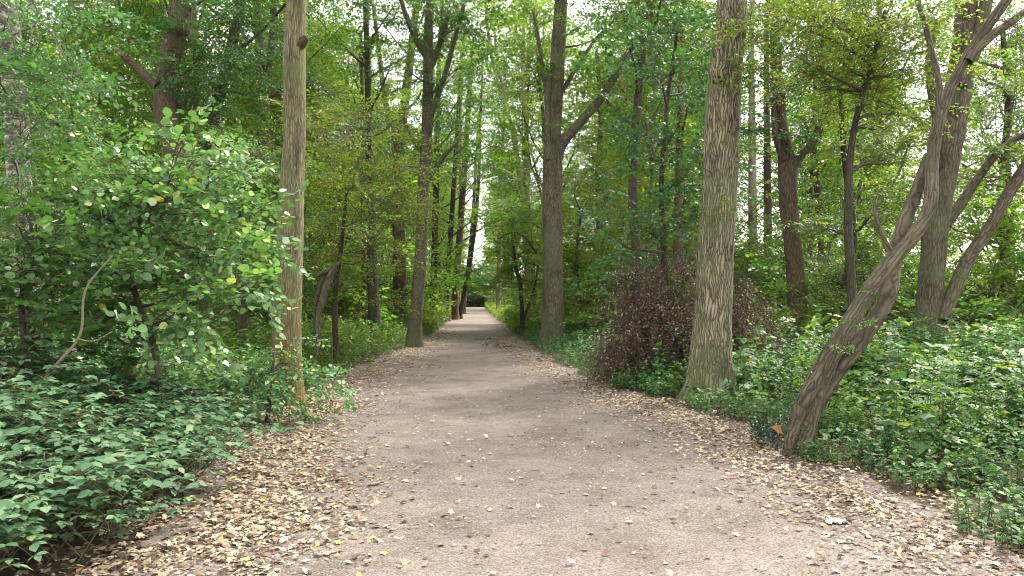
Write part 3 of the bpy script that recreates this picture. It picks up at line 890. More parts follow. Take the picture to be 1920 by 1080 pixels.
# T15 leaning twisted tree, right
t = px_tree('leaning_tree', 'twisted bare trunk leaning right from the path edge, pale wood with a dark split', 'tree', 7.7,
            [(1494, 848, 58, 7.7), (1510, 780, 62, 7.7), (1535, 710, 52, 7.7), (1566, 650, 44, 7.7), (1608, 580, 40, 7.7), (1645, 525, 40, 7.75), (1680, 482, 34, 7.75), (1718, 435, 32, 7.8), (1744, 385, 32, 7.85), (1748, 300, 30, 8.0), (1762, 220, 27, 8.1), (1790, 150, 25, 8.2), (1830, 80, 24, 8.2), (1880, 10, 23, 8.2), (1930, -60, 20, 8.2)],
            130, 'bark_lean', leafm='leaf_mid', kit='bushleaf', rscale=.74, sides=40, step=.04, rough=.05, flare=(.25, .3, 3, 2))
w, r = PL([(1478, 852, 22, 7.6), (1492, 790, 26, 7.58), (1516, 740, 26, 7.58), (1545, 690, 20, 7.6), (1570, 640, 12, 7.62)], 7.6); t.limb(w, r, 16, .05, .06)
w, r = PL([(1528, 775, 22, 7.78), (1562, 708, 28, 7.8), (1602, 652, 32, 7.82), (1640, 600, 30, 7.84), (1665, 555, 30, 7.88), (1674, 515, 28, 7.98), (1680, 470, 26, 8.1), (1698, 410, 26, 8.12), (1722, 350, 22, 8.12), (1742, 290, 18, 8.1)], 7.8); t.limb(w, r, 20, .05, .05)
w, r = PL([(1668, 470, 14), (1656, 445, 9), (1643, 410, 8), (1640, 380, 6), (1646, 362, 3)], 7.8); t.limb(w, r, 10, .06, .08)
w, r = PL([(1765, 215, 14), (1760, 150, 12), (1748, 100, 11), (1735, 50, 10), (1722, 5, 9), (1715, -30, 8)], 8.1); t.limb(w, r, 10, .08, .05)
w, r = PL([(1815, 115, 18), (1850, 75, 16), (1890, 45, 15), (1940, 10, 14)], 8.15); t.limb(w, r, 12, .08, .04)
for (px, py, s, n) in ((1590, 640, .12, 3), (1604, 600, .1, 2), (1640, 545, .1, 2), (1800, 60, .3, 3), (1860, 30, .3, 4), (1740, 20, .3, 5)):
    t.clump(P(px, py, 7.5), s, n, frm=P(px + 12, py + 8, 7.7), r=.005, sc=.33)
t.done()
# ivy climbing on it, plus dark clump at its foot
iv = MB(); g2 = np.random.default_rng(77)
pp = []
for k in range(46):
    s = g2.uniform(0, 1)
    px = np.interp(s, [0, .35, .7, 1], [1468, 1484, 1522, 1580]); py = np.interp(s, [0, .35, .7, 1], [835, 740, 660, 575])
    pp.append(P(px + g2.normal(0, 4), py + g2.normal(0, 8), 7.62))
pp = np.array(pp); n = len(pp)
K['ivy'].place(iv, pp, g2.uniform(3.6, 5.8, n), g2.normal(.5, .4, n), g2.normal(0, .5, n), g2.uniform(.12, .28, n), g2)
tag(iv.build('ivy', [M['leaf_ivy'], M['twig']]), 'dark ivy climbing the underside of the leaning twisted trunk', 'ivy')
iv = MB(); n = 60
c = G(1448, 838); d = g2.normal(0, 1, (n, 3)); d /= np.linalg.norm(d, axis=1)[:, None]
pp = c + np.array([0, 0, .16]) + d * np.array([.12, .12, .15]) * g2.uniform(.3, 1, n)[:, None]
K['ivy'].place(iv, pp, np.arctan2(d[:, 1], d[:, 0]), g2.normal(.2, .5, n), g2.normal(0, .6, n), g2.uniform(.22, .4, n), g2)
tag(iv.build('ivy', [M['leaf_ivy'], M['twig']]), 'small dark clump of ivy on the ground at the foot of the leaning trunk', 'ivy')
lf = MB(); scatter(lf, leaf_shape('lobed'), [c + np.array([-.02, -.30, .24])], euler_frames(np.array([2.2]), np.array([.1]), np.array([1.0])), .13)
tag(lf.build('dry_leaf', flat_mat('orange_leaf', (.55, .28, .10))), 'orange dry leaf caught on the dark ivy clump', 'leaf')

# T16 big trunk behind the leaning one
t = px_tree('woodland_tree', 'massive rough dark trunk behind the leaning one, forking into heavy limbs at the right', 'tree', 13.5,
            [(1740, 640, 54), (1745, 560, 48), (1752, 460, 44), (1764, 360, 46), (1780, 260, 48), (1794, 180, 46), (1808, 90, 42), (1812, 0, 38)], 131, 'bark_grey', leafm='leaf_mid', kit='oak', top_to=15, sides=30, step=.14, rough=.06)
w, r = PL([(1768, 600, 27), (1790, 540, 25), (1822, 475, 24), (1858, 425, 22), (1890, 365, 22), (1930, 300, 20), (1990, 200, 18)], 13.3); q1 = t.limb(w, r, 14)
w, r = PL([(1772, 420, 22), (1810, 370, 18), (1850, 310, 15), (1895, 265, 13), (1950, 240, 11)], 13.9); q2 = t.limb(w, r, 10)
w, r = PL([(1800, 160, 26), (1832, 80, 24), (1850, 0, 22), (1870, -90, 18)], 13.3); q3 = t.limb(w, r, 12)
w, r = PL([(1765, 250, 18), (1748, 180, 15), (1742, 120, 13), (1750, 40, 12)], 13.7); q4 = t.limb(w, r, 10)
for q in (q2,): t.along(q[:, :3], 22, 1.0, .8)
for (px, py, s, n) in ((1880, 120, .9, 10), (1850, 200, .7, 7), (1900, 200, .8, 9), (1900, 40, .8, 9), (1870, 280, .6, 7), (1910, 300, .6, 7), (1840, 150, .5, 4)):
    t.clump(P(px, py, 14.2), s, n, frm=P(1850, py + 40, 13.7), r=.02, sc=.85)
t.top(7.5, 12, 4, 9); t.done()

# T17 forked trunk right
t = px_tree('woodland_tree', 'forked brown trunk whose right arm curves up like a hook', 'tree', 19,
            [(1497, 640, 36), (1494, 560, 33), (1485, 450, 31), (1478, 380, 33), (1476, 310, 34), (1470, 260, 22), (1460, 200, 22), (1455, 120, 21), (1452, 60, 16), (1455, 0, 15)], 132, 'bark_brown', leafm='leaf_dark', top_to=16, sides=24, step=.18, rough=.03)
w, r = PL([(1484, 315, 22), (1500, 292, 18), (1522, 270, 16), (1540, 232, 16), (1553, 190, 15), (1547, 150, 14), (1540, 110, 10), (1545, 60, 8)], 19); t.limb(w, r, 12, .12)
w, r = PL([(1470, 300, 12), (1455, 262, 11), (1450, 200, 11), (1448, 140, 10)], 18.8); t.limb(w, r, 10)
for (px, py, s, n) in ((1470, 240, .5, 14), (1440, 250, .5, 12), (1420, 140, .9, 22), (1450, 60, .9, 20), (1520, 60, 1.0, 20), (1400, 60, .7, 14), (1480, 150, .5, 10), (1500, 360, .3, 3), (1560, 130, .7, 10)):
    t.clump(P(px, py, 18.5), s, n, frm=P(1465, py + 40, 19), r=.02, sc=.8)
t.top(9, 10, 3.5, 10); t.done()

# pale distant trunks in the bright gap
for k, (px, w_, d, lab) in enumerate([(1412, 17, 34, 'pale slim trunk against the bright gap, nearest the thick oak'), (1440, 15, 38, 'reddish slim trunk against the bright gap, close to the hooked fork')]):
    t = px_tree('woodland_tree', lab, 'tree', d, [(px + 3, 606, w_ + 2), (px, 450, w_), (px - 2, 250, w_ * .8), (px - 3, 60, w_ * .6)], 135 + k, ['bark_pale', 'bark_brown'][k], leafm='leaf_mid', top_to=19, sides=12, step=.5, rough=.03)
    # bare twiggy side branches
    for j in range(46):
        z = t.g.uniform(2.5, 12); a = t.g.uniform(0, 6.28)
        p0 = np.array([np.interp(z, t.axis[:, 2], t.axis[:, c]) for c in range(3)])
        L_ = t.g.uniform(1, 2.6)
        p1 = p0 + L_ * .5 * np.array([math.cos(a), math.sin(a), .35]); p2 = p1 + L_ * .5 * np.array([math.cos(a + .4), math.sin(a + .4), -.1 + t.g.normal(0, .3)])
        t.crown.add(*tube([p0, p1, p2], [.022, .014, .006], 4), 1)
        for _ in range(3):
            q0 = p1 + (p2 - p1) * t.g.uniform(0, .9); t.crown.add(*tube([q0, q0 + t.g.normal(0, .45, 3)], [.008, .004], 3, caps=False), 1)
    t.top(11, 8, 3, 8); t.done()

# T20 dark thin trunks right of the centre fork
for k, (pts, d, lab, bk) in enumerate([
        ([(1196, 590, 18), (1194, 480, 17), (1187, 380, 17), (1190, 260, 16), (1200, 150, 14), (1212, 0, 12)], 22, 'dark narrow trunk right of the forked grey tree, dead leaves clinging to it', 'bark_dark'),
        ([(1268, 600, 18), (1270, 480, 16), (1272, 350, 14), (1276, 200, 12), (1280, 60, 10)], 26, 'slim trunk rising behind the dead brown bush', 'bark_brown'),
        ([(1235, 590, 12), (1228, 470, 11), (1222, 330, 10), (1226, 170, 9), (1218, 20, 7)], 30, 'thin upright trunk between the narrow dark one and the thick oak', 'bark_grey')]):
    t = px_tree('woodland_tree', lab, 'tree', d, pts, 140 + k, bk, leafm=['leaf_mid', 'leaf_blue', 'leaf_mid'][k], top_to=17, sides=14, step=.3, rough=.05)
    t.top(5.5, 16, 2.8, 12, kit='oak', sc=.95); t.done()

# V-forked pale tree in the centre distance and the slim curved ones
t = px_tree('woodland_tree', 'sunlit pale forked tree beyond the path edge, two thin arms spreading above the gap', 'tree', 48,
            [(992, 590, 13), (990, 520, 12), (986, 430, 12), (978, 360, 9), (962, 250, 8), (945, 190, 7), (925, 120, 6), (912, 30, 5)], 145, 'bark_pale', leafm='leaf_light', top_to=26, sides=12, step=.5, rough=.03)
w, r = PL([(986, 400, 9), (990, 330, 8), (988, 250, 8), (980, 150, 7), (982, 50, 6), (990, -50, 5)], 48); q = t.limb(w, r, 8); t.along(q[:, :3], 40, 2.2, 1.3)
w, r = PL([(950, 200, 6), (935, 120, 5), (925, 40, 4), (930, -40, 3)], 48); t.limb(w, r, 6)
t.top(14, 12, 4, 12, sc=1.3); t.done()
t = px_tree('woodland_tree', 'pale straight trunk catching the light at the right path edge', 'tree', 70,
            [(934, 588, 9), (935, 520, 8), (937, 440, 8), (940, 330, 6), (946, 200, 4)], 146, 'bark_pale', leafm='leaf_light', top_to=23, sides=8, step=.7)
t.top(15, 8, 1.8, 12, sc=1.4); t.done()

# small dark-stemmed tree at right path edge
t = px_tree('young_tree', 'young tree with two thin dark stems at the right path edge, fine yellow-green crown', 'tree', 33,
            [(979, 614, 8), (979, 580, 7), (976, 540, 7), (968, 500, 6), (960, 440, 4)], 147, 'bark_dark', leafm='leaf_light', kit='fine', sides=8, step=.3)
w, r = PL([(981, 600, 6), (992, 570, 5), (1003, 535, 4), (1010, 490, 3)], 33); t.limb(w, r, 6)
w, r = PL([(1006, 475, 5), (985, 445, 4), (960, 435, 3), (935, 448, 2)], 31); t.limb(w, r, 6)
for (px, py, s, n) in ((985, 500, .9, 24), (955, 470, .8, 20), (1000, 440, .9, 24), (960, 410, .9, 22), (1000, 560, .7, 16), (965, 560, .5, 10), (945, 520, .5, 10), (990, 400, .9, 22), (940, 400, .6, 10)):
    t.clump(P(px, py, 33 + t.g.uniform(-1, 1)), s, n, frm=P(978, 540, 33), r=.02, sc=1.35)
t.done()

# right-side saplings / understorey trees given by clumps
def clump_tree(name, label, base, D, stem, cl, seed, bark, leafm, kit, sc=1.0, r=.03, sides=8, group=None, cat='tree', hang=0, dj=.6, top=None, rfrm=.35):
    t = px_tree(name, label, cat, D, stem, seed, bark, leafm, kit, sides=sides, step=.2, rough=.05, group=group, flare=(.2, .25, 3, 0))
    ax = t.axis
    for (px, py, s, n) in cl:
        c = P(px, py, D + t.g.uniform(-dj, dj))
        z = max(ax[0, 2] + .2, min(ax[-1, 2], c[2] - .5 * np.linalg.norm(c[:2] - ax[-1, :2]) * .6))
        i = int(np.argmin(np.abs(ax[:, 2] - z)))
        t.clump(c, s, n, frm=ax[i, :3], r=min(r, ax[i, 3] * .7 + .004), sc=sc, hang=hang)
    t.done(); return t


# hazel / maple shrub at left: the big light green mass
clump_tree('shrub', 'tall light green shrub arching towards the golden tan trunk, glossy rounded leaves', None, 8.0,
           [(300, 770, 16), (290, 650, 13), (250, 540, 11), (240, 440, 8), (300, 380, 5)],
           [(350, 330, .40, 10), (290, 350, .38, 10), (220, 370, .38, 9), (400, 400, .42, 12), (330, 430, .45, 13), (440, 470, .36, 10), (455, 520, .22, 6), (260, 450, .45, 12), (180, 440, .42, 10), (360, 500, .40, 12),
            (300, 530, .45, 12), (200, 540, .45, 11), (310, 600, .42, 12), (240, 630, .45, 12), (300, 680, .34, 7), (400, 440, .34, 9), (300, 400, .4, 12), (445, 450, .2, 6), (330, 370, .35, 12), (150, 380, .4, 10), (90, 470, .4, 10), (210, 560, .4, 12), (160, 530, .4, 10), (260, 700, .4, 10), (380, 560, .3, 9), (190, 320, .3, 5), (370, 270, .28, 5), (400, 290, .22, 4), (130, 500, .4, 8), (140, 600, .4, 8), (200, 690, .35, 6), (430, 300, .3, 5), (345, 270, .25, 6), (410, 350, .25, 8), (260, 310, .25, 7)],
           201, 'bark_grey', 'leaf_hazel', 'hazel', sc=.74, r=.018, cat='shrub', dj=.7)
clump_tree('shrub', 'darker leafy shrub in front of the birch at the far left edge', None, 7.2,
           [(60, 800, 14), (50, 680, 11), (40, 560, 9), (60, 460, 6)],
           [(30, 420, .3, 7), (60, 500, .36, 9), (20, 560, .36, 9), (100, 560, .36, 8), (80, 620, .36, 8), (20, 660, .36, 9), (110, 680, .34, 7), (40, 360, .26, 5), (10, 490, .3, 6), (90, 440, .26, 4)],
           202, 'bark_dark', 'leaf_dark', 'maple', sc=.72, r=.014, cat='shrub')
# fine-leaved hawthorn thickets behind, left
clump_tree('hawthorn', 'fine-leaved hawthorn filling the view between the birch and the S-bent trunk', None, 23.5,
           [(190, 690, 22), (195, 560, 18), (200, 420, 14), (180, 300, 10), (190, 160, 7)],
           [(90, 130, .9, 22), (170, 60, 1.0, 30), (250, 60, .9, 26), (130, 230, .9, 24), (210, 190, .9, 26), (250, 260, .8, 26), (110, 340, .9, 24), (200, 330, .9, 26), (270, 380, .8, 20), (150, 440, .8, 20), (240, 470, .8, 20), (80, 30, .9, 22), (290, 150, .6, 12), (300, 520, .7, 14), (160, 560, .9, 16)],
           203, 'bark_dark', 'leaf_yellow', 'fine', sc=1.35, r=.03, dj=1.8)
clump_tree('hawthorn', 'fine-leaved hawthorn between the S-bent trunk and the golden tan trunk', None, 15,
           [(450, 700, 18), (455, 560, 15), (450, 430, 10), (455, 330, 6)],
           [(440, 300, .8, 22), (480, 350, .8, 20), (430, 380, .7, 18), (500, 420, .6, 14), (460, 460, .7, 16), (430, 530, .7, 14), (480, 560, .7, 14), (490, 290, .6, 14), (400, 350, .6, 12), (470, 620, .6, 12)],
           204, 'bark_dark', 'leaf_mid', 'fine', sc=1.1, r=.025, dj=1.2)
clump_tree('hawthorn', 'yellowing fine-leaved hawthorn just right of the golden tan trunk', None, 17,
           [(630, 660, 12), (628, 560, 10), (640, 460, 8), (650, 360, 5)],
           [(610, 300, .8, 22), (670, 290, .9, 24), (720, 320, .8, 20), (620, 370, .8, 22), (690, 380, .9, 22), (640, 440, .9, 22), (720, 440, .7, 14), (600, 450, .6, 14), (590, 520, .6, 12), (650, 520, .7, 14), (600, 230, .6, 12), (660, 220, .7, 16), (740, 390, .6, 10), (765, 440, .35, 5)],
           205, 'bark_dark', 'leaf_yellow', 'fine', sc=1.15, r=.02, dj=1.5)
clump_tree('understorey_tree', 'leafy understorey tree filling the far left between the birch and the tall light green shrub', None, 11.5,
           [(120, 700, 16), (125, 560, 14), (110, 400, 11), (130, 250, 8), (140, 120, 5)],
           [(90, 560, .5, 14), (170, 600, .5, 14), (30, 300, .5, 12), (110, 300, .55, 14), (190, 270, .5, 14), (60, 200, .5, 10), (140, 210, .5, 12), (230, 330, .45, 12), (70, 420, .5, 14), (180, 520, .5, 12), (20, 500, .5, 12), (250, 560, .45, 12), (120, 130, .5, 10), (60, 640, .45, 12), (200, 660, .45, 12), (290, 610, .4, 10), (150, 680, .4, 10)],
           212, 'bark_dark', 'leaf_mid', 'bushleaf', sc=.72, r=.02, dj=.9)
clump_tree('understorey_tree', 'leafy boughs of a tree crowding the upper right corner behind the heavy dark trunk', None, 20,
           [(1890, 660, 20), (1885, 500, 18), (1880, 350, 15), (1890, 200, 12), (1880, 60, 9)],
           [(1850, 60, 1.0, 26), (1910, 80, 1.0, 26), (1880, 180, 1.0, 26), (1830, 260, .9, 20), (1910, 280, 1.0, 22), (1860, 350, .9, 20), (1840, 150, .8, 16), (1920, 380, .9, 18), (1760, 120, .7, 12), (1720, 260, .7, 12), (1800, 440, .8, 14), (1880, 470, .8, 12)],
           213, 'bark_dark', 'leaf_mid', 'oak', sc=.85, r=.05, dj=1.5)
clump_tree('understorey_tree', 'mid green tree behind the sweeping limb of the forked grey trunk', None, 34,
           [(1128, 610, 16), (1126, 480, 14), (1122, 350, 12), (1126, 230, 9), (1120, 100, 7)],
           [(1110, 290, 1.3, 24), (1140, 240, 1.2, 22), (1090, 200, 1.1, 16), (1130, 340, 1.3, 24), (1150, 170, 1.1, 16), (1100, 380, 1.2, 20), (1120, 90, 1.1, 14)],
           214, 'bark_grey', 'leaf_light', 'oak', sc=1.1, r=.06, dj=1.5)
# sapling at foot of golden trunk
clump_tree('sapling', 'low horse-chestnut-like sapling with drooping leaves at the foot of the golden tan trunk', None, 9.6,
           [(500, 800, 8), (505, 750, 7), (510, 700, 6), (515, 660, 4)],
           [(520, 665, .24, 12), (480, 685, .24, 10), (555, 675, .2, 9), (500, 725, .22, 9), (455, 700, .2, 7), (545, 715, .18, 7), (520, 775, .18, 6), (560, 750, .12, 3), (465, 745, .16, 5)],
           206, 'twig', 'leaf_emerg', 'bushleaf', sc=.8, r=.008, cat='sapling', hang=.3, dj=.15)
# green understorey left of T2
clump_tree('understorey_tree', 'bushy green tree whose layered leafy boughs hang left of the thick oak trunk', None, 15,
           [(1240, 660, 12), (1245, 500, 12), (1240, 350, 10), (1250, 200, 8), (1270, 60, 6)],
           [(1250, 30, .9, 22), (1300, 60, .8, 20), (1200, 60, .5, 6), (1240, 150, .8, 18), (1300, 170, .7, 18), (1265, 250, .8, 20), (1220, 290, .5, 10), (1300, 320, .6, 14), (1240, 380, .8, 20), (1180, 410, .5, 10), (1290, 420, .7, 16), (1200, 470, .7, 14), (1140, 440, .5, 8), (1260, 500, .6, 12), (1150, 520, .5, 8), (1270, 110, .6, 10)],
           207, 'bark_dark', 'leaf_blue', 'bushleaf', sc=1.0, r=.03, dj=1.3)
# fine light green bush centre right
clump_tree('hawthorn', 'fine light green thorn bush behind the forked grey trunk, reaching the path', None, 27,
           [(1090, 620, 9), (1085, 560, 8), (1080, 480, 6), (1090, 400, 4)],
           [(1080, 330, .9, 24), (1120, 370, .9, 24), (1080, 420, 1.0, 26), (1140, 440, .9, 20), (1070, 500, .9, 22), (1110, 540, 1.0, 22), (1080, 590, .8, 18), (1130, 320, .7, 14), (1010, 330, .6, 8), (1150, 560, .8, 14)],
           208, 'bark_dark', 'leaf_light', 'fine', sc=1.5, r=.03, dj=1.5)
# yellow canopy upper right
clump_tree('understorey_tree', 'small-leaved tree turning yellow, its boughs spread across the upper right', None, 11.5,
           [(1600, 700, 20), (1598, 560, 18), (1590, 400, 16), (1600, 250, 12), (1640, 100, 9), (1660, 20, 7)],
           [(1560, 30, .7, 30), (1620, 60, .7, 30), (1690, 50, .6, 26), (1580, 120, .6, 24), (1650, 130, .6, 24), (1710, 130, .45, 14), (1540, 170, .5, 14), (1620, 200, .5, 14), (1480, 40, .5, 14), (1500, 110, .4, 10), (1680, 210, .4, 8), (1430, 20, .45, 9)],
           209, 'bark_dark', 'leaf_yellow', 'fine', sc=.95, r=.03, dj=.9)
# mid green right trees
clump_tree('understorey_tree', 'crooked dark-branched green tree between the hooked fork and the leaning tree', None, 19,
           [(1580, 640, 18), (1585, 540, 16), (1600, 450, 14), (1590, 350, 12), (1580, 250, 10), (1575, 150, 8)],
           [(1570, 260, .8, 16), (1630, 300, .9, 18), (1660, 230, .8, 14), (1600, 380, .9, 18), (1650, 400, .8, 16), (1560, 430, .8, 16), (1700, 300, .8, 14), (1620, 480, .8, 14), (1560, 520, .8, 14), (1700, 200, .7, 10), (1640, 560, .8, 12), (1540, 580, .7, 10), (1700, 470, .7, 10)],
           210, 'bark_dark', 'leaf_mid', 'oak', sc=.85, r=.05, dj=1.8)
clump_tree('understorey_tree', 'loose green tree beyond the heavy limb at the far right', None, 18,
           [(1850, 640, 12), (1858, 560, 11), (1880, 480, 9), (1900, 400, 7)],
           [(1800, 330, .6, 10), (1860, 380, .8, 14), (1900, 420, .7, 14), (1830, 450, .7, 12), (1890, 500, .6, 10), (1810, 520, .5, 8), (1780, 420, .4, 5), (1910, 330, .6, 9), (1900, 550, .5, 6)],
           211, 'bark_grey', 'leaf_light', 'oak', sc=.8, r=.03, dj=1.5)

# dead brown bush
t = Tree('dead_bush', 'dead brown bush with drooping withered leaves behind the thick oak trunk', 'bush', G(1290, 715), 220, 'twig', 'leaf_dead', 'dead')
cb = t.base.copy(); cb[1] += 1.2; cb[0] += .25
for i in range(26):
    a = t.g.uniform(0, 6.28); L = t.g.uniform(.9, 1.55)
    p0 = cb + np.array([math.cos(a) * .2, math.sin(a) * .2, 0])
    t.leafy_limb(p0, a, t.g.uniform(.6, 1.35), L, .022, 30, curve=-.45, spread=.45, sc=.7, start=.25, inwood=True)
for (px, py, s, n) in ((1190, 560, .45, 50), (1160, 620, .35, 34), (1250, 540, .45, 50), (1230, 620, .5, 60), (1390, 580, .42, 44), (1400, 650, .38, 40), (1370, 530, .38, 34), (1190, 660, .4, 40), (1280, 650, .45, 40), (1250, 490, .36, 26), (1290, 460, .3, 16), (1340, 600, .5, 30), (1395, 700, .34, 26), (1200, 500, .35, 24), (1300, 560, .4, 30), (1150, 670, .3, 20), (1400, 600, .4, 20)):
    t.clump(P(px, py, 14.0), s, int(n * .8), frm=cb + np.array([0, 0, .5]), r=.016, sc=.68, hang=.5)
for k in range(26):
    a = t.g.uniform(0, 6.28); p0 = cb + np.array([math.cos(a) * .4, math.sin(a) * .4, t.g.uniform(.6, 1.4)])
    t.leafy_limb(p0, a, t.g.uniform(.3, 1.2), t.g.uniform(1.0, 1.9), .014, 2, curve=-.4, spread=.3, sc=.5)
t.done()

# (bare twigs of the dead bush reach above it)
# long dead cane arching over the brambles at left
cn = MB()
w, r = PL([(15, 785, 6), (50, 745, 6), (95, 690, 5.5), (150, 640, 5), (158, 560, 3)], 6.3)
w, r = PL([(20, 790, 6), (55, 745, 6), (105, 685, 6), (150, 628, 5), (160, 545, 4), (210, 480, 3)], 6.4)
q = spline(np.column_stack([w, r]), .06); cn.add(*tube(q[:, :3], q[:, 3], 8, .05, 3))
w, r = PL([(55, 742, 4), (46, 720, 4), (33, 700, 3)], 6.4); q = spline(np.column_stack([w, r]), .05); cn.add(*tube(q[:, :3], q[:, 3], 6, .05, 3))
w, r = PL([(148, 636, 3), (175, 640, 2.5), (210, 622, 2)], 6.4); q = spline(np.column_stack([w, r]), .05); cn.add(*tube(q[:, :3], q[:, 3], 6, .05, 3))
tag(cn.build('dead_branch', M['cane']), 'long bare dead branch rising out of the brambles beside the dark stump', 'branch')

# crumpled white paper scraps
pm = MB()
gp = np.random.default_rng(9)
for (px, py, s) in ((1562, 984, .045), (1580, 982, .03)):
    c = G(px, py)
    u = np.linspace(-1, 1, 7)
    X, Y = np.meshgrid(u, u)
    Z = np.abs(gp.normal(0, .4, X.shape)) * (1.2 - X ** 2 * .5)
    V = np.stack([X * s, Y * s * .8, Z * s + .012], -1).reshape(-1, 3) + c
    i = (np.arange(6)[:, None] * 7 + np.arange(6)[None]).ravel()
    pm.add(V, np.stack([i, i + 1, i + 8, i + 7], -1))
tag(pm.build('litter', M['paper'], smooth=False), 'crumpled white paper scrap lying in the fallen leaves at the right of the path', 'litter')
# dark dung / leaf heaps on path in the middle distance
dm = MB(); n = 260
cs = [G(912, 637), G(935, 650), G(925, 645), G(955, 652)]
cc = np.array([cs[i] for i in gp.integers(0, 4, n)])
pp = cc + np.stack([gp.normal(0, .22, n), gp.normal(0, .5, n), np.full(n, .02)], 1)
scatter(dm, leaf_shape('kite'), pp, euler_frames(gp.uniform(0, 6.28, n), gp.normal(0, .4, n), gp.normal(0, .4, n)), gp.uniform(.05, .11, n))
tag(dm.build('leaf_scraps', flat_mat('dark_scraps', (.07, .05, .035))), 'dark scattered scraps lying across the path in the middle distance', 'scraps', kind='stuff')

# ================================================================== undergrowth (stuff)
def herb_proto(g, shape, h, pairs, leaf, stem=.004):
    lv, st_ = MB(), MB()
    bx, by = g.normal(0, .12, 2) * h
    t = np.linspace(0, 1, 5)
    p = np.stack([bx * t ** 2, by * t ** 2, h * t], 1)
    st_.add(*tube(p, np.linspace(stem, stem * .5, 5), 3, caps=False))
    pos, az, pi_, sc = [], [], [], []
    for i in range(pairs):
        s = .25 + .75 * (i + .5) / pairs
        q = np.array([np.interp(s, t, p[:, k]) for k in range(3)])
        a = i * 1.57 + g.normal(0, .4)
        for k in (0, PI):
            pos.append(q); az.append(a + k + g.normal(0, .2)); pi_.append(g.normal(-.05, .35)); sc.append(leaf * g.uniform(.7, 1.15) * (1.15 - .5 * s))
    for k in range(3):
        pos.append(p[-1]); az.append(g.uniform(0, 6.28)); pi_.append(g.normal(.2, .3)); sc.append(leaf * g.uniform(.5, .9))
    n = len(pos)
    scatter(lv, shape, pos, euler_frames(np.array(az), np.array(pi_), g.normal(0, .35, n)), np.array(sc))
    return (np.concatenate(lv.V), SprayKit._f(lv)), (np.concatenate(st_.V), SprayKit._f(st_))


def bramble_proto(g, leaf, L, h, n3):
    """arching cane with leaves in threes held flat"""
    lv, st_ = MB(), MB()
    t = np.linspace(0, 1, 8)
    p = np.stack([L * t, .12 * L * np.sin(t * 3 + g.uniform(0, 6)), h * np.sin(t * PI * g.uniform(.6, .8))], 1)
    p[:, 1] -= p[0, 1]
    st_.add(*tube(p, np.linspace(.005, .0025, 8), 4, caps=False))
    pos, az, pi_ = [], [], []
    for i in range(n3):
        s = .15 + .85 * (i + .5) / n3
        q = np.array([np.interp(s, t, p[:, k]) for k in range(3)])
        a = (1 if i % 2 else -1) * g.uniform(.5, 1.3)
        l_ = g.uniform(.06, .13); e = q + np.array([math.cos(a) * l_, math.sin(a) * l_, l_ * g.uniform(.3, .8)])
        st_.add(*tube([q, e], [.002, .0015], 3, caps=False))
        for da in (0, 1.25, -1.25):
            pos.append(e); az.append(a + da + g.normal(0, .12)); pi_.append(g.normal(-.12, .15))
    n = len(pos)
    scatter(lv, leaf_shape('oval'), pos, euler_frames(np.array(az), np.array(pi_), g.normal(0, .25, n)), leaf * g.uniform(.7, 1.15, n))
    return (np.concatenate(lv.V), SprayKit._f(lv)), (np.concatenate(st_.V), SprayKit._f(st_))


class Kit2(SprayKit):
    def __init__(self, items): self.items = items


def lay(name, label, kit, pos, az, sc, mats, seed, pitch=None, cat='undergrowth'):
    g = np.random.default_rng(seed); mb = MB(); n = len(pos)
    kit.place(mb, pos, az, np.zeros(n) if pitch is None else pitch, g.normal(0, .12, n), sc, g)
    return tag(mb.build(name, mats), label, cat, kind='stuff')


g = np.random.default_rng(21)
brk = Kit2([bramble_proto(g, .088, g.uniform(.6, 1.0), g.uniform(.25, .55), 9) for _ in range(8)])
# brambles near left: inside a world-space region left of the edge, y 3.6..11
n = 4300
y = g.uniform(3.3, 11.5, n)
edge = xl(y) - .28 + .12 * np.sin(y * 3)
off = g.uniform(0, 1, n) ** 1.1 * 5.5
x = edge - off
m = ~((y > 8.6) & (x > -3.6))
x, y, off = x[m], y[m], off[m]
h = np.minimum(.02 + off * .46, .82) * g.uniform(.3, 1, len(x)) * (.75 + .25 * np.sin(x * 2.1 + y * 1.7))
pos = np.stack([x, y, gz(x, y) + h], 1)
lay('bramble_thicket', 'blue-green bramble thicket spreading over the ground at lower left', brk, pos, g.uniform(0, 6.28, len(x)), g.uniform(.6, 1.05, len(x)), [M['leaf_bramble'], M['runner']], 22)
# a few runners creeping onto the leaves
g = np.random.default_rng(26)

herb_near = Kit2([herb_proto(g, leaf_shape('oval'), g.uniform(.55, .85), 7, .115) for _ in range(6)] + [herb_proto(g, leaf_shape('round'), g.uniform(.4, .6), 5, .13) for _ in range(3)] + [herb_proto(g, leaf_shape('pinnate'), g.uniform(.6, .9), 6, .20) for _ in range(5)])
herb_mid = Kit2([herb_proto(g, leaf_shape('oval'), g.uniform(.5, .8), 6, .12) for _ in range(8)])
herb_far = Kit2([herb_proto(g, leaf_shape('kite'), g.uniform(.5, .9), 7, .15) for _ in range(8)])
low_kit = Kit2([herb_proto(g, leaf_shape('oval'), g.uniform(.10, .2), 3, .06) for _ in range(8)])


def region(n, y0, y1, side, width, power=1.2, yp=1.0, e0=.25):
    y = y0 + (y1 - y0) * g.uniform(0, 1, n) ** yp
    off = g.uniform(0, 1, n) ** power * width
    e = (xl(y) - e0 if side < 0 else xr(y) + e0) + side * (.14 * np.sin(y * 2.3) + .08 * np.sin(y * 5.1))
    return e + side * off, y, off


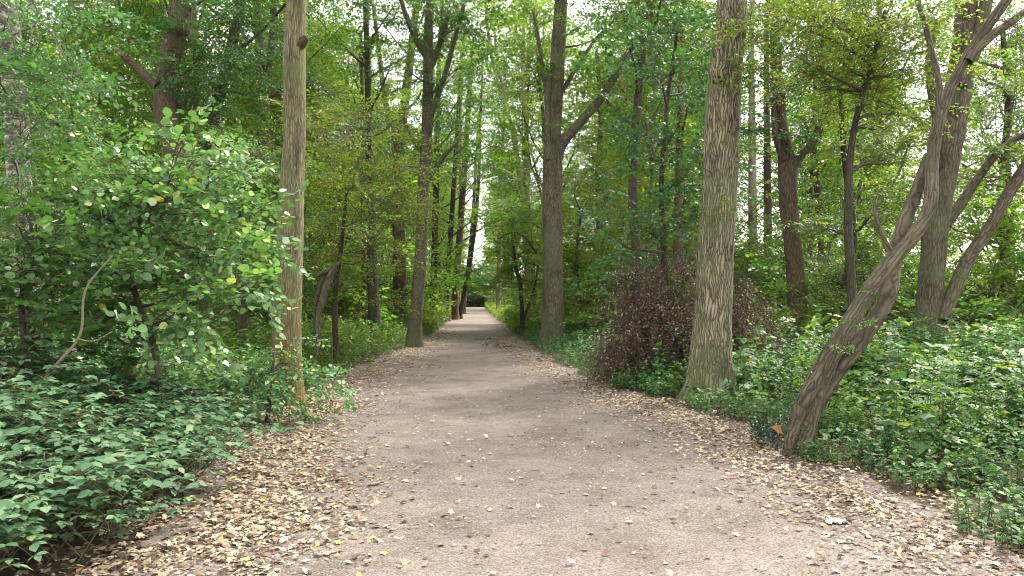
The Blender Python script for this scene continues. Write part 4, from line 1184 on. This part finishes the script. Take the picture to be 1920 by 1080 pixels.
# right near herbs
x, y, off = region(4200, 3.2, 12.5, 1, 7.5, 1.1)
m = ~((y < 9.0) & (off < .35) & (g.uniform(0, 1, len(x)) < .7)); x, y, off = x[m], y[m], off[m]
sc = np.minimum(.26 + off * .30, 1.15) * g.uniform(.6, 1.2, len(x)) * (.82 + .34 * np.sin(x * 1.9 + y * 2.3) * np.sin(y * 1.3 - x * .7))
lay('herb_undergrowth', 'tall mixed green herbs and saplings crowding the right side behind the leaning tree', herb_near, np.stack([x, y, gz(x, y)], 1), g.uniform(0, 6.28, len(x)), sc, [M['leaf_herb'], M['stem_green']], 23)
tall_kit = Kit2([herb_proto(g, leaf_shape('pinnate'), g.uniform(1.0, 1.35), 6, .30, .006) for _ in range(5)] + [herb_proto(g, leaf_shape('round'), g.uniform(.8, 1.1), 6, .16, .006) for _ in range(3)] + [herb_proto(g, leaf_shape('lobed'), g.uniform(.9, 1.2), 5, .20, .006) for _ in range(3)])
x, y, off = region(540, 4.4, 13.5, 1, 7.0, .9, e0=.9)
keep = (np.sin(x * 2.1 + 1.3 * np.sin(y * 1.4)) + np.sin(y * 1.9 + x)) > -.6; x, y = x[keep], y[keep]
lay('tall_herbs', 'tall loose weeds and ash seedlings standing above the right-hand undergrowth', tall_kit, np.stack([x, y, gz(x, y)], 1), g.uniform(0, 6.28, len(x)), g.uniform(.5, 1.1, len(x)), [M['leaf_emerg'], M['stem_green']], 33)
x, y, off = region(420, 6.6, 11.5, -1, 4.2, .9, e0=.9)
lay('tall_herbs', 'pale green ash seedlings rising between the brambles and the tall shrub', tall_kit, np.stack([x, y, gz(x, y)], 1), g.uniform(0, 6.28, len(x)), g.uniform(.55, .85, len(x)), [M['leaf_emerg'], M['stem_green']], 34)
x, y, off = region(420, 4.0, 12.5, 1, 6.5, 1.0, e0=.5)
keep = np.sin(x * 1.5 + 2 * np.sin(y * .9)) > .1; x, y = x[keep], y[keep]
lay('herb_undergrowth', 'yellow-green weeds in loose patches among the darker herbs at right', herb_near, np.stack([x, y, gz(x, y)], 1), g.uniform(0, 6.28, len(x)), g.uniform(.7, 1.3, len(x)), [M['leaf_light'], M['stem_green']], 35)
# low plants fringing
x, y, off = region(1500, 3.4, 14, 1, 1.0, 1.0, e0=.10)
m = (np.sin(x * 4 + y * 2.6) + np.sin(y * 5.3)) > -.5; x, y = x[m], y[m]
x2, y2, off2 = region(500, 8.5, 14, -1, 1.6, 1.0, e0=.05)
x = np.concatenate([x, x2]); y = np.concatenate([y, y2])
lay('ground_cover', 'small low leafy plants fringing the path edges', low_kit, np.stack([x, y, gz(x, y)], 1), g.uniform(0, 6.28, len(x)), g.uniform(.6, 1.6, len(x)), [M['leaf_herb'], M['stem_green']], 24)
# nettles along right 11..34
x, y, off = region(3600, 12, 36, 1, 6, 1.1, 1.15, e0=.1)
sc = np.minimum(.5 + off * .4, 1.1) * g.uniform(.7, 1.15, len(x))
lay('herb_undergrowth', 'knee-high nettle-like herbs along the right edge before the dead bush', herb_mid, np.stack([x, y, gz(x, y)], 1), g.uniform(0, 6.28, len(x)), sc, [M['leaf_herb'], M['stem_green']], 25)
# left strip 12..40
x, y, off = region(5200, 12.6, 42, -1, 7, 1.1, 1.15, e0=.05)
sc = np.minimum(.55 + off * .5, 1.25) * g.uniform(.7, 1.2, len(x))
lay('herb_undergrowth', 'dense green herbs banked along the left edge under the row of trunks', herb_mid, np.stack([x, y, gz(x, y)], 1), g.uniform(0, 6.28, len(x)), sc, [M['leaf_mid'], M['stem_green']], 27)
x, y, off = region(2200, 8.5, 15, -1, 6, 1.0, 1.0, e0=1.3)
lay('herb_undergrowth', 'shaded green herbs between the brambles and the S-bent trunk', herb_mid, np.stack([x, y, gz(x, y)], 1), g.uniform(0, 6.28, len(x)), g.uniform(.4, .8, len(x)), [M['leaf_herb'], M['stem_green']], 28)
# far both sides
xa, ya, _ = region(4200, 36, 130, -1, 16, 1.2, 1.4, e0=0)
xb, yb, _ = region(4200, 34, 130, 1, 16, 1.2, 1.4, e0=0)
xc, yc, _ = region(2600, 12, 40, 1, 24, 1.0, 1.0, e0=4)
x = np.concatenate([xa, xb, xc]); y = np.concatenate([ya, yb, yc])
lay('woodland_floor_plants', 'green plants covering the woodland floor into the distance', herb_far, np.stack([x, y, gz(x, y)], 1), g.uniform(0, 6.28, len(x)), g.uniform(.9, 1.9, len(x)), [M['leaf_light'], M['stem_green']], 29)

# ================================================================== generic woodland behind
def generic(seed, H, r0, z0, L, n, ns, bark, leafm, kit='oak', sc=1.25, lean=.5, fork=True):
    t = Tree('woodland_tree', 'x', 'tree', (0, 0, 0), seed, bark, leafm, kit)
    g = t.g
    zs = np.linspace(0, H, 7)
    w = np.stack([np.cumsum(g.normal(0, lean * .35, 7)) * np.linspace(0, 1, 7), np.cumsum(g.normal(0, lean * .35, 7)) * np.linspace(0, 1, 7), zs], 1)
    t.trunk(w, r0 * np.array([1.15, .92, .82, .7, .55, .35, .1]), sides=10, step=.7, rough=.04)
    t.top(z0, n, L, ns, sc=sc, el=.85, spread=1.25, r=r0 * .42)
    root = t.done()
    return root


protos = []
for k in range(8):
    protos.append(generic(300 + k, 15 + (k % 4) * 2.0, .17 + .03 * (k % 3), 3.5 + (k % 3) * 1.6, 4.4, 20, 23,
                          ['bark_grey', 'bark_dark', 'bark_brown', 'bark_grey'][k % 4], ['leaf_mid', 'leaf_light', 'leaf_dark', 'leaf_light', 'leaf_light', 'leaf_mid', 'leaf_light', 'leaf_yellow'][k]))


def generic_shrub(seed, H, W, leafm, kit, sc, n=9, ns=16):
    t = Tree('woodland_shrub', 'x', 'shrub', (0, 0, 0), seed, 'bark_dark', leafm, kit)
    g = t.g
    for i in range(n):
        a = i * 2.4 + g.normal(0, .3)
        e = g.uniform(.5, 1.35)
        t.leafy_limb(np.array([math.cos(a), math.sin(a), 0]) * .12, a, e, H * g.uniform(.7, 1.1), .035, ns, curve=-.25, spread=W * .35, sc=sc, start=.12)
    return t.done()


shr = []
for k in range(7):
    shr.append(generic_shrub(400 + k, 2.6 + (k % 3) * 1.0, 2.4, ['leaf_mid', 'leaf_light', 'leaf_dark', 'leaf_yellow', 'leaf_blue', 'leaf_light', 'leaf_mid'][k],
                             ['oak', 'bushleaf', 'oak', 'fine', 'bushleaf', 'oak', 'bushleaf'][k], [.85, 1.1, .9, 1.3, 1.1, .9, 1.1][k], 10, [15, 15, 15, 18, 16, 15, 16][k]))

g = np.random.default_rng(55)
placed = []


def spaced(x, y, d):
    for (a, b) in placed:
        if (a - x) ** 2 + (b - y) ** 2 < d * d: return False
    placed.append((x, y)); return True


used = set()


def put(lst, k, x, y, rz, sc, label, group):
    o = lst[k]
    tone = (['dark green', 'light green', 'dark green', 'yellowing fine-leaved', 'blue-green', 'bright green', 'mid green'] if lst is shr else ['tall mid green', 'bright green', 'dark', 'straight grey-stemmed', 'airy light green', 'brown-barked', 'light green', 'yellowing'])[k]
    label = tone + ' ' + label + (', near' if y < 32 else ', at middle distance' if y < 50 else ', fairly far' if y < 80 else ', far off') + ('' if 'distant' in label or abs(x) > 16 else ', close to it' if abs(x) < 8 else ', set back')
    loc = (x, y, float(gz(np.float64(x), np.float64(y))) - .03)
    if k not in used or lst is shr and ('s', k) not in used:
        key = ('s', k) if lst is shr else k
        if key not in used:
            used.add(key); o.location = loc; o.rotation_euler = (0, 0, rz)
            o.scale = (sc, sc, sc); o['label'] = label; o['group'] = group
            return o
    return copy_tree(o, loc, rz, sc, label, group)


# continuing rows each side of the path, far
for side in (-1, 1):
    for y in np.arange(74 if side < 0 else 38, 170, 11):
        if side > 0 and 57 < y < 88: continue
        yy = y + g.uniform(-1.5, 1.5); xx = side * (3.3 + g.uniform(0, .8) + (y > 88) * 1.2)
        placed.append((xx, yy))
        put(protos, int(g.integers(0, 7)), xx, yy, g.uniform(0, 6.28), g.uniform(.95, 1.15),
            'tree in the row %s the distant path' % ('left of' if side < 0 else 'right of'), 'trees lining the distant path %s' % ('on the left' if side < 0 else 'on the right'))
# depth of the wood
cnt = 0
for _ in range(1500):
    side = -1 if g.uniform() < .55 else 1
    y = (21 if side < 0 else 30) + 105 * g.uniform() ** .9
    x = side * (6.5 + g.uniform() ** .9 * (16 + y * .45))
    if side < 0 and y < 30 and x > -8: continue
    if side > 0 and (x > 38 or (x < 16 and 56 < y < 92)): continue
    if side > 0 and (.34 < x / y < .43 and y > 28 or .62 < x / y < .73): continue     # brighter gap beside the thick oak
    if not spaced(x, y, 4.9): continue
    put(protos, int(g.integers(0, 8)), x, y, g.uniform(0, 6.28), g.uniform(.8, 1.15),
        'woodland tree %s the path' % ('left of' if side < 0 else 'right of'), 'trees deep in the wood %s' % ('on the left' if side < 0 else 'on the right'))
    cnt += 1
    if cnt > 150: break
# unseen trees added outside the frame to shade the nearest stretch of path
for (k, x, y) in ((2, 7.6, 1.6), (5, -6.8, 1.0), (2, 6.5, -6.0)):
    put(protos, k, x, y, 1.0 + k, 1.1, 'unseen tree added beside the viewpoint to shade the path', 'unseen shade trees beside the viewpoint')
# understorey shrubs
placed = []
cnt = 0
for _ in range(2500):
    side = -1 if g.uniform() < .5 else 1
    y = 17 + 105 * g.uniform() ** 1.15
    lo = 4.6 if y < 30 else 5.0
    x = side * (lo + g.uniform() ** 1.1 * (12 + y * .38))
    if side > 0 and (x > 36 or .62 < x / y < .73 and y > 20): continue
    if side < 0 and y < 30 and x > -6.5: continue
    if side > 0 and y < 24 and x < 8: continue
    if side > 0 and 54 < y < 76 and x < 12: continue
    if not spaced(x, y, 2.6): continue
    s = g.uniform(.75, 1.35)
    put(shr, int(g.integers(0, 7)), x, y, g.uniform(0, 6.28), s,
        'understorey shrub %s the path' % ('left of' if side < 0 else 'right of'), 'understorey shrubs %s' % ('on the left' if side < 0 else 'on the right'))
    cnt += 1
    if cnt > 210: break
# taller understorey, bright green, closing the gaps between the trunks
placed = []
cnt = 0
for _ in range(900):
    side = -1 if g.uniform() < .5 else 1
    y = 26 + 62 * g.uniform() ** 1.1
    x = side * (6.6 + (y > 45) * 2.2 + g.uniform() * (6 + y * .32))
    if side > 0 and (x > 32 or 56 < y < 84 and x < 14 or .62 < x / y < .73 or .345 < x / y < .42): continue
    if not spaced(x, y, 4.4): continue
    put(shr, [1, 5, 6, 1, 5, 3][int(g.integers(0, 6))], x, y, g.uniform(0, 6.28), g.uniform(1.5, 2.2),
        'tall bush %s the path' % ('left of' if side < 0 else 'right of'), 'tall bushes among the trunks %s' % ('on the left' if side < 0 else 'on the right'))
    cnt += 1
    if cnt > 60: break
# the far end of the path closes in dark evergreens
for k, (x, y) in enumerate([(-3.5, 172), (0.5, 176), (4.5, 172), (-8, 174), (9, 174), (2.5, 180), (-1.5, 178), (-5.5, 178), (6.5, 179), (-12, 176), (13, 176), (0.8, 172), (-1.8, 166), (1.2, 167), (4, 165), (-4.5, 165), (7, 166), (-7, 166)]):
    o = copy_tree(shr[2], (x, y, -.6 if y > 170 else -.1), k * 1.3, (2.6, 3.4) if y > 170 else 1.3, 'dark evergreen mass closing the far end of the path', 'dark evergreens at the end of the path')
print('objects', len(bpy.data.objects), 'polys', sum(len(m.polygons) for m in bpy.data.meshes))
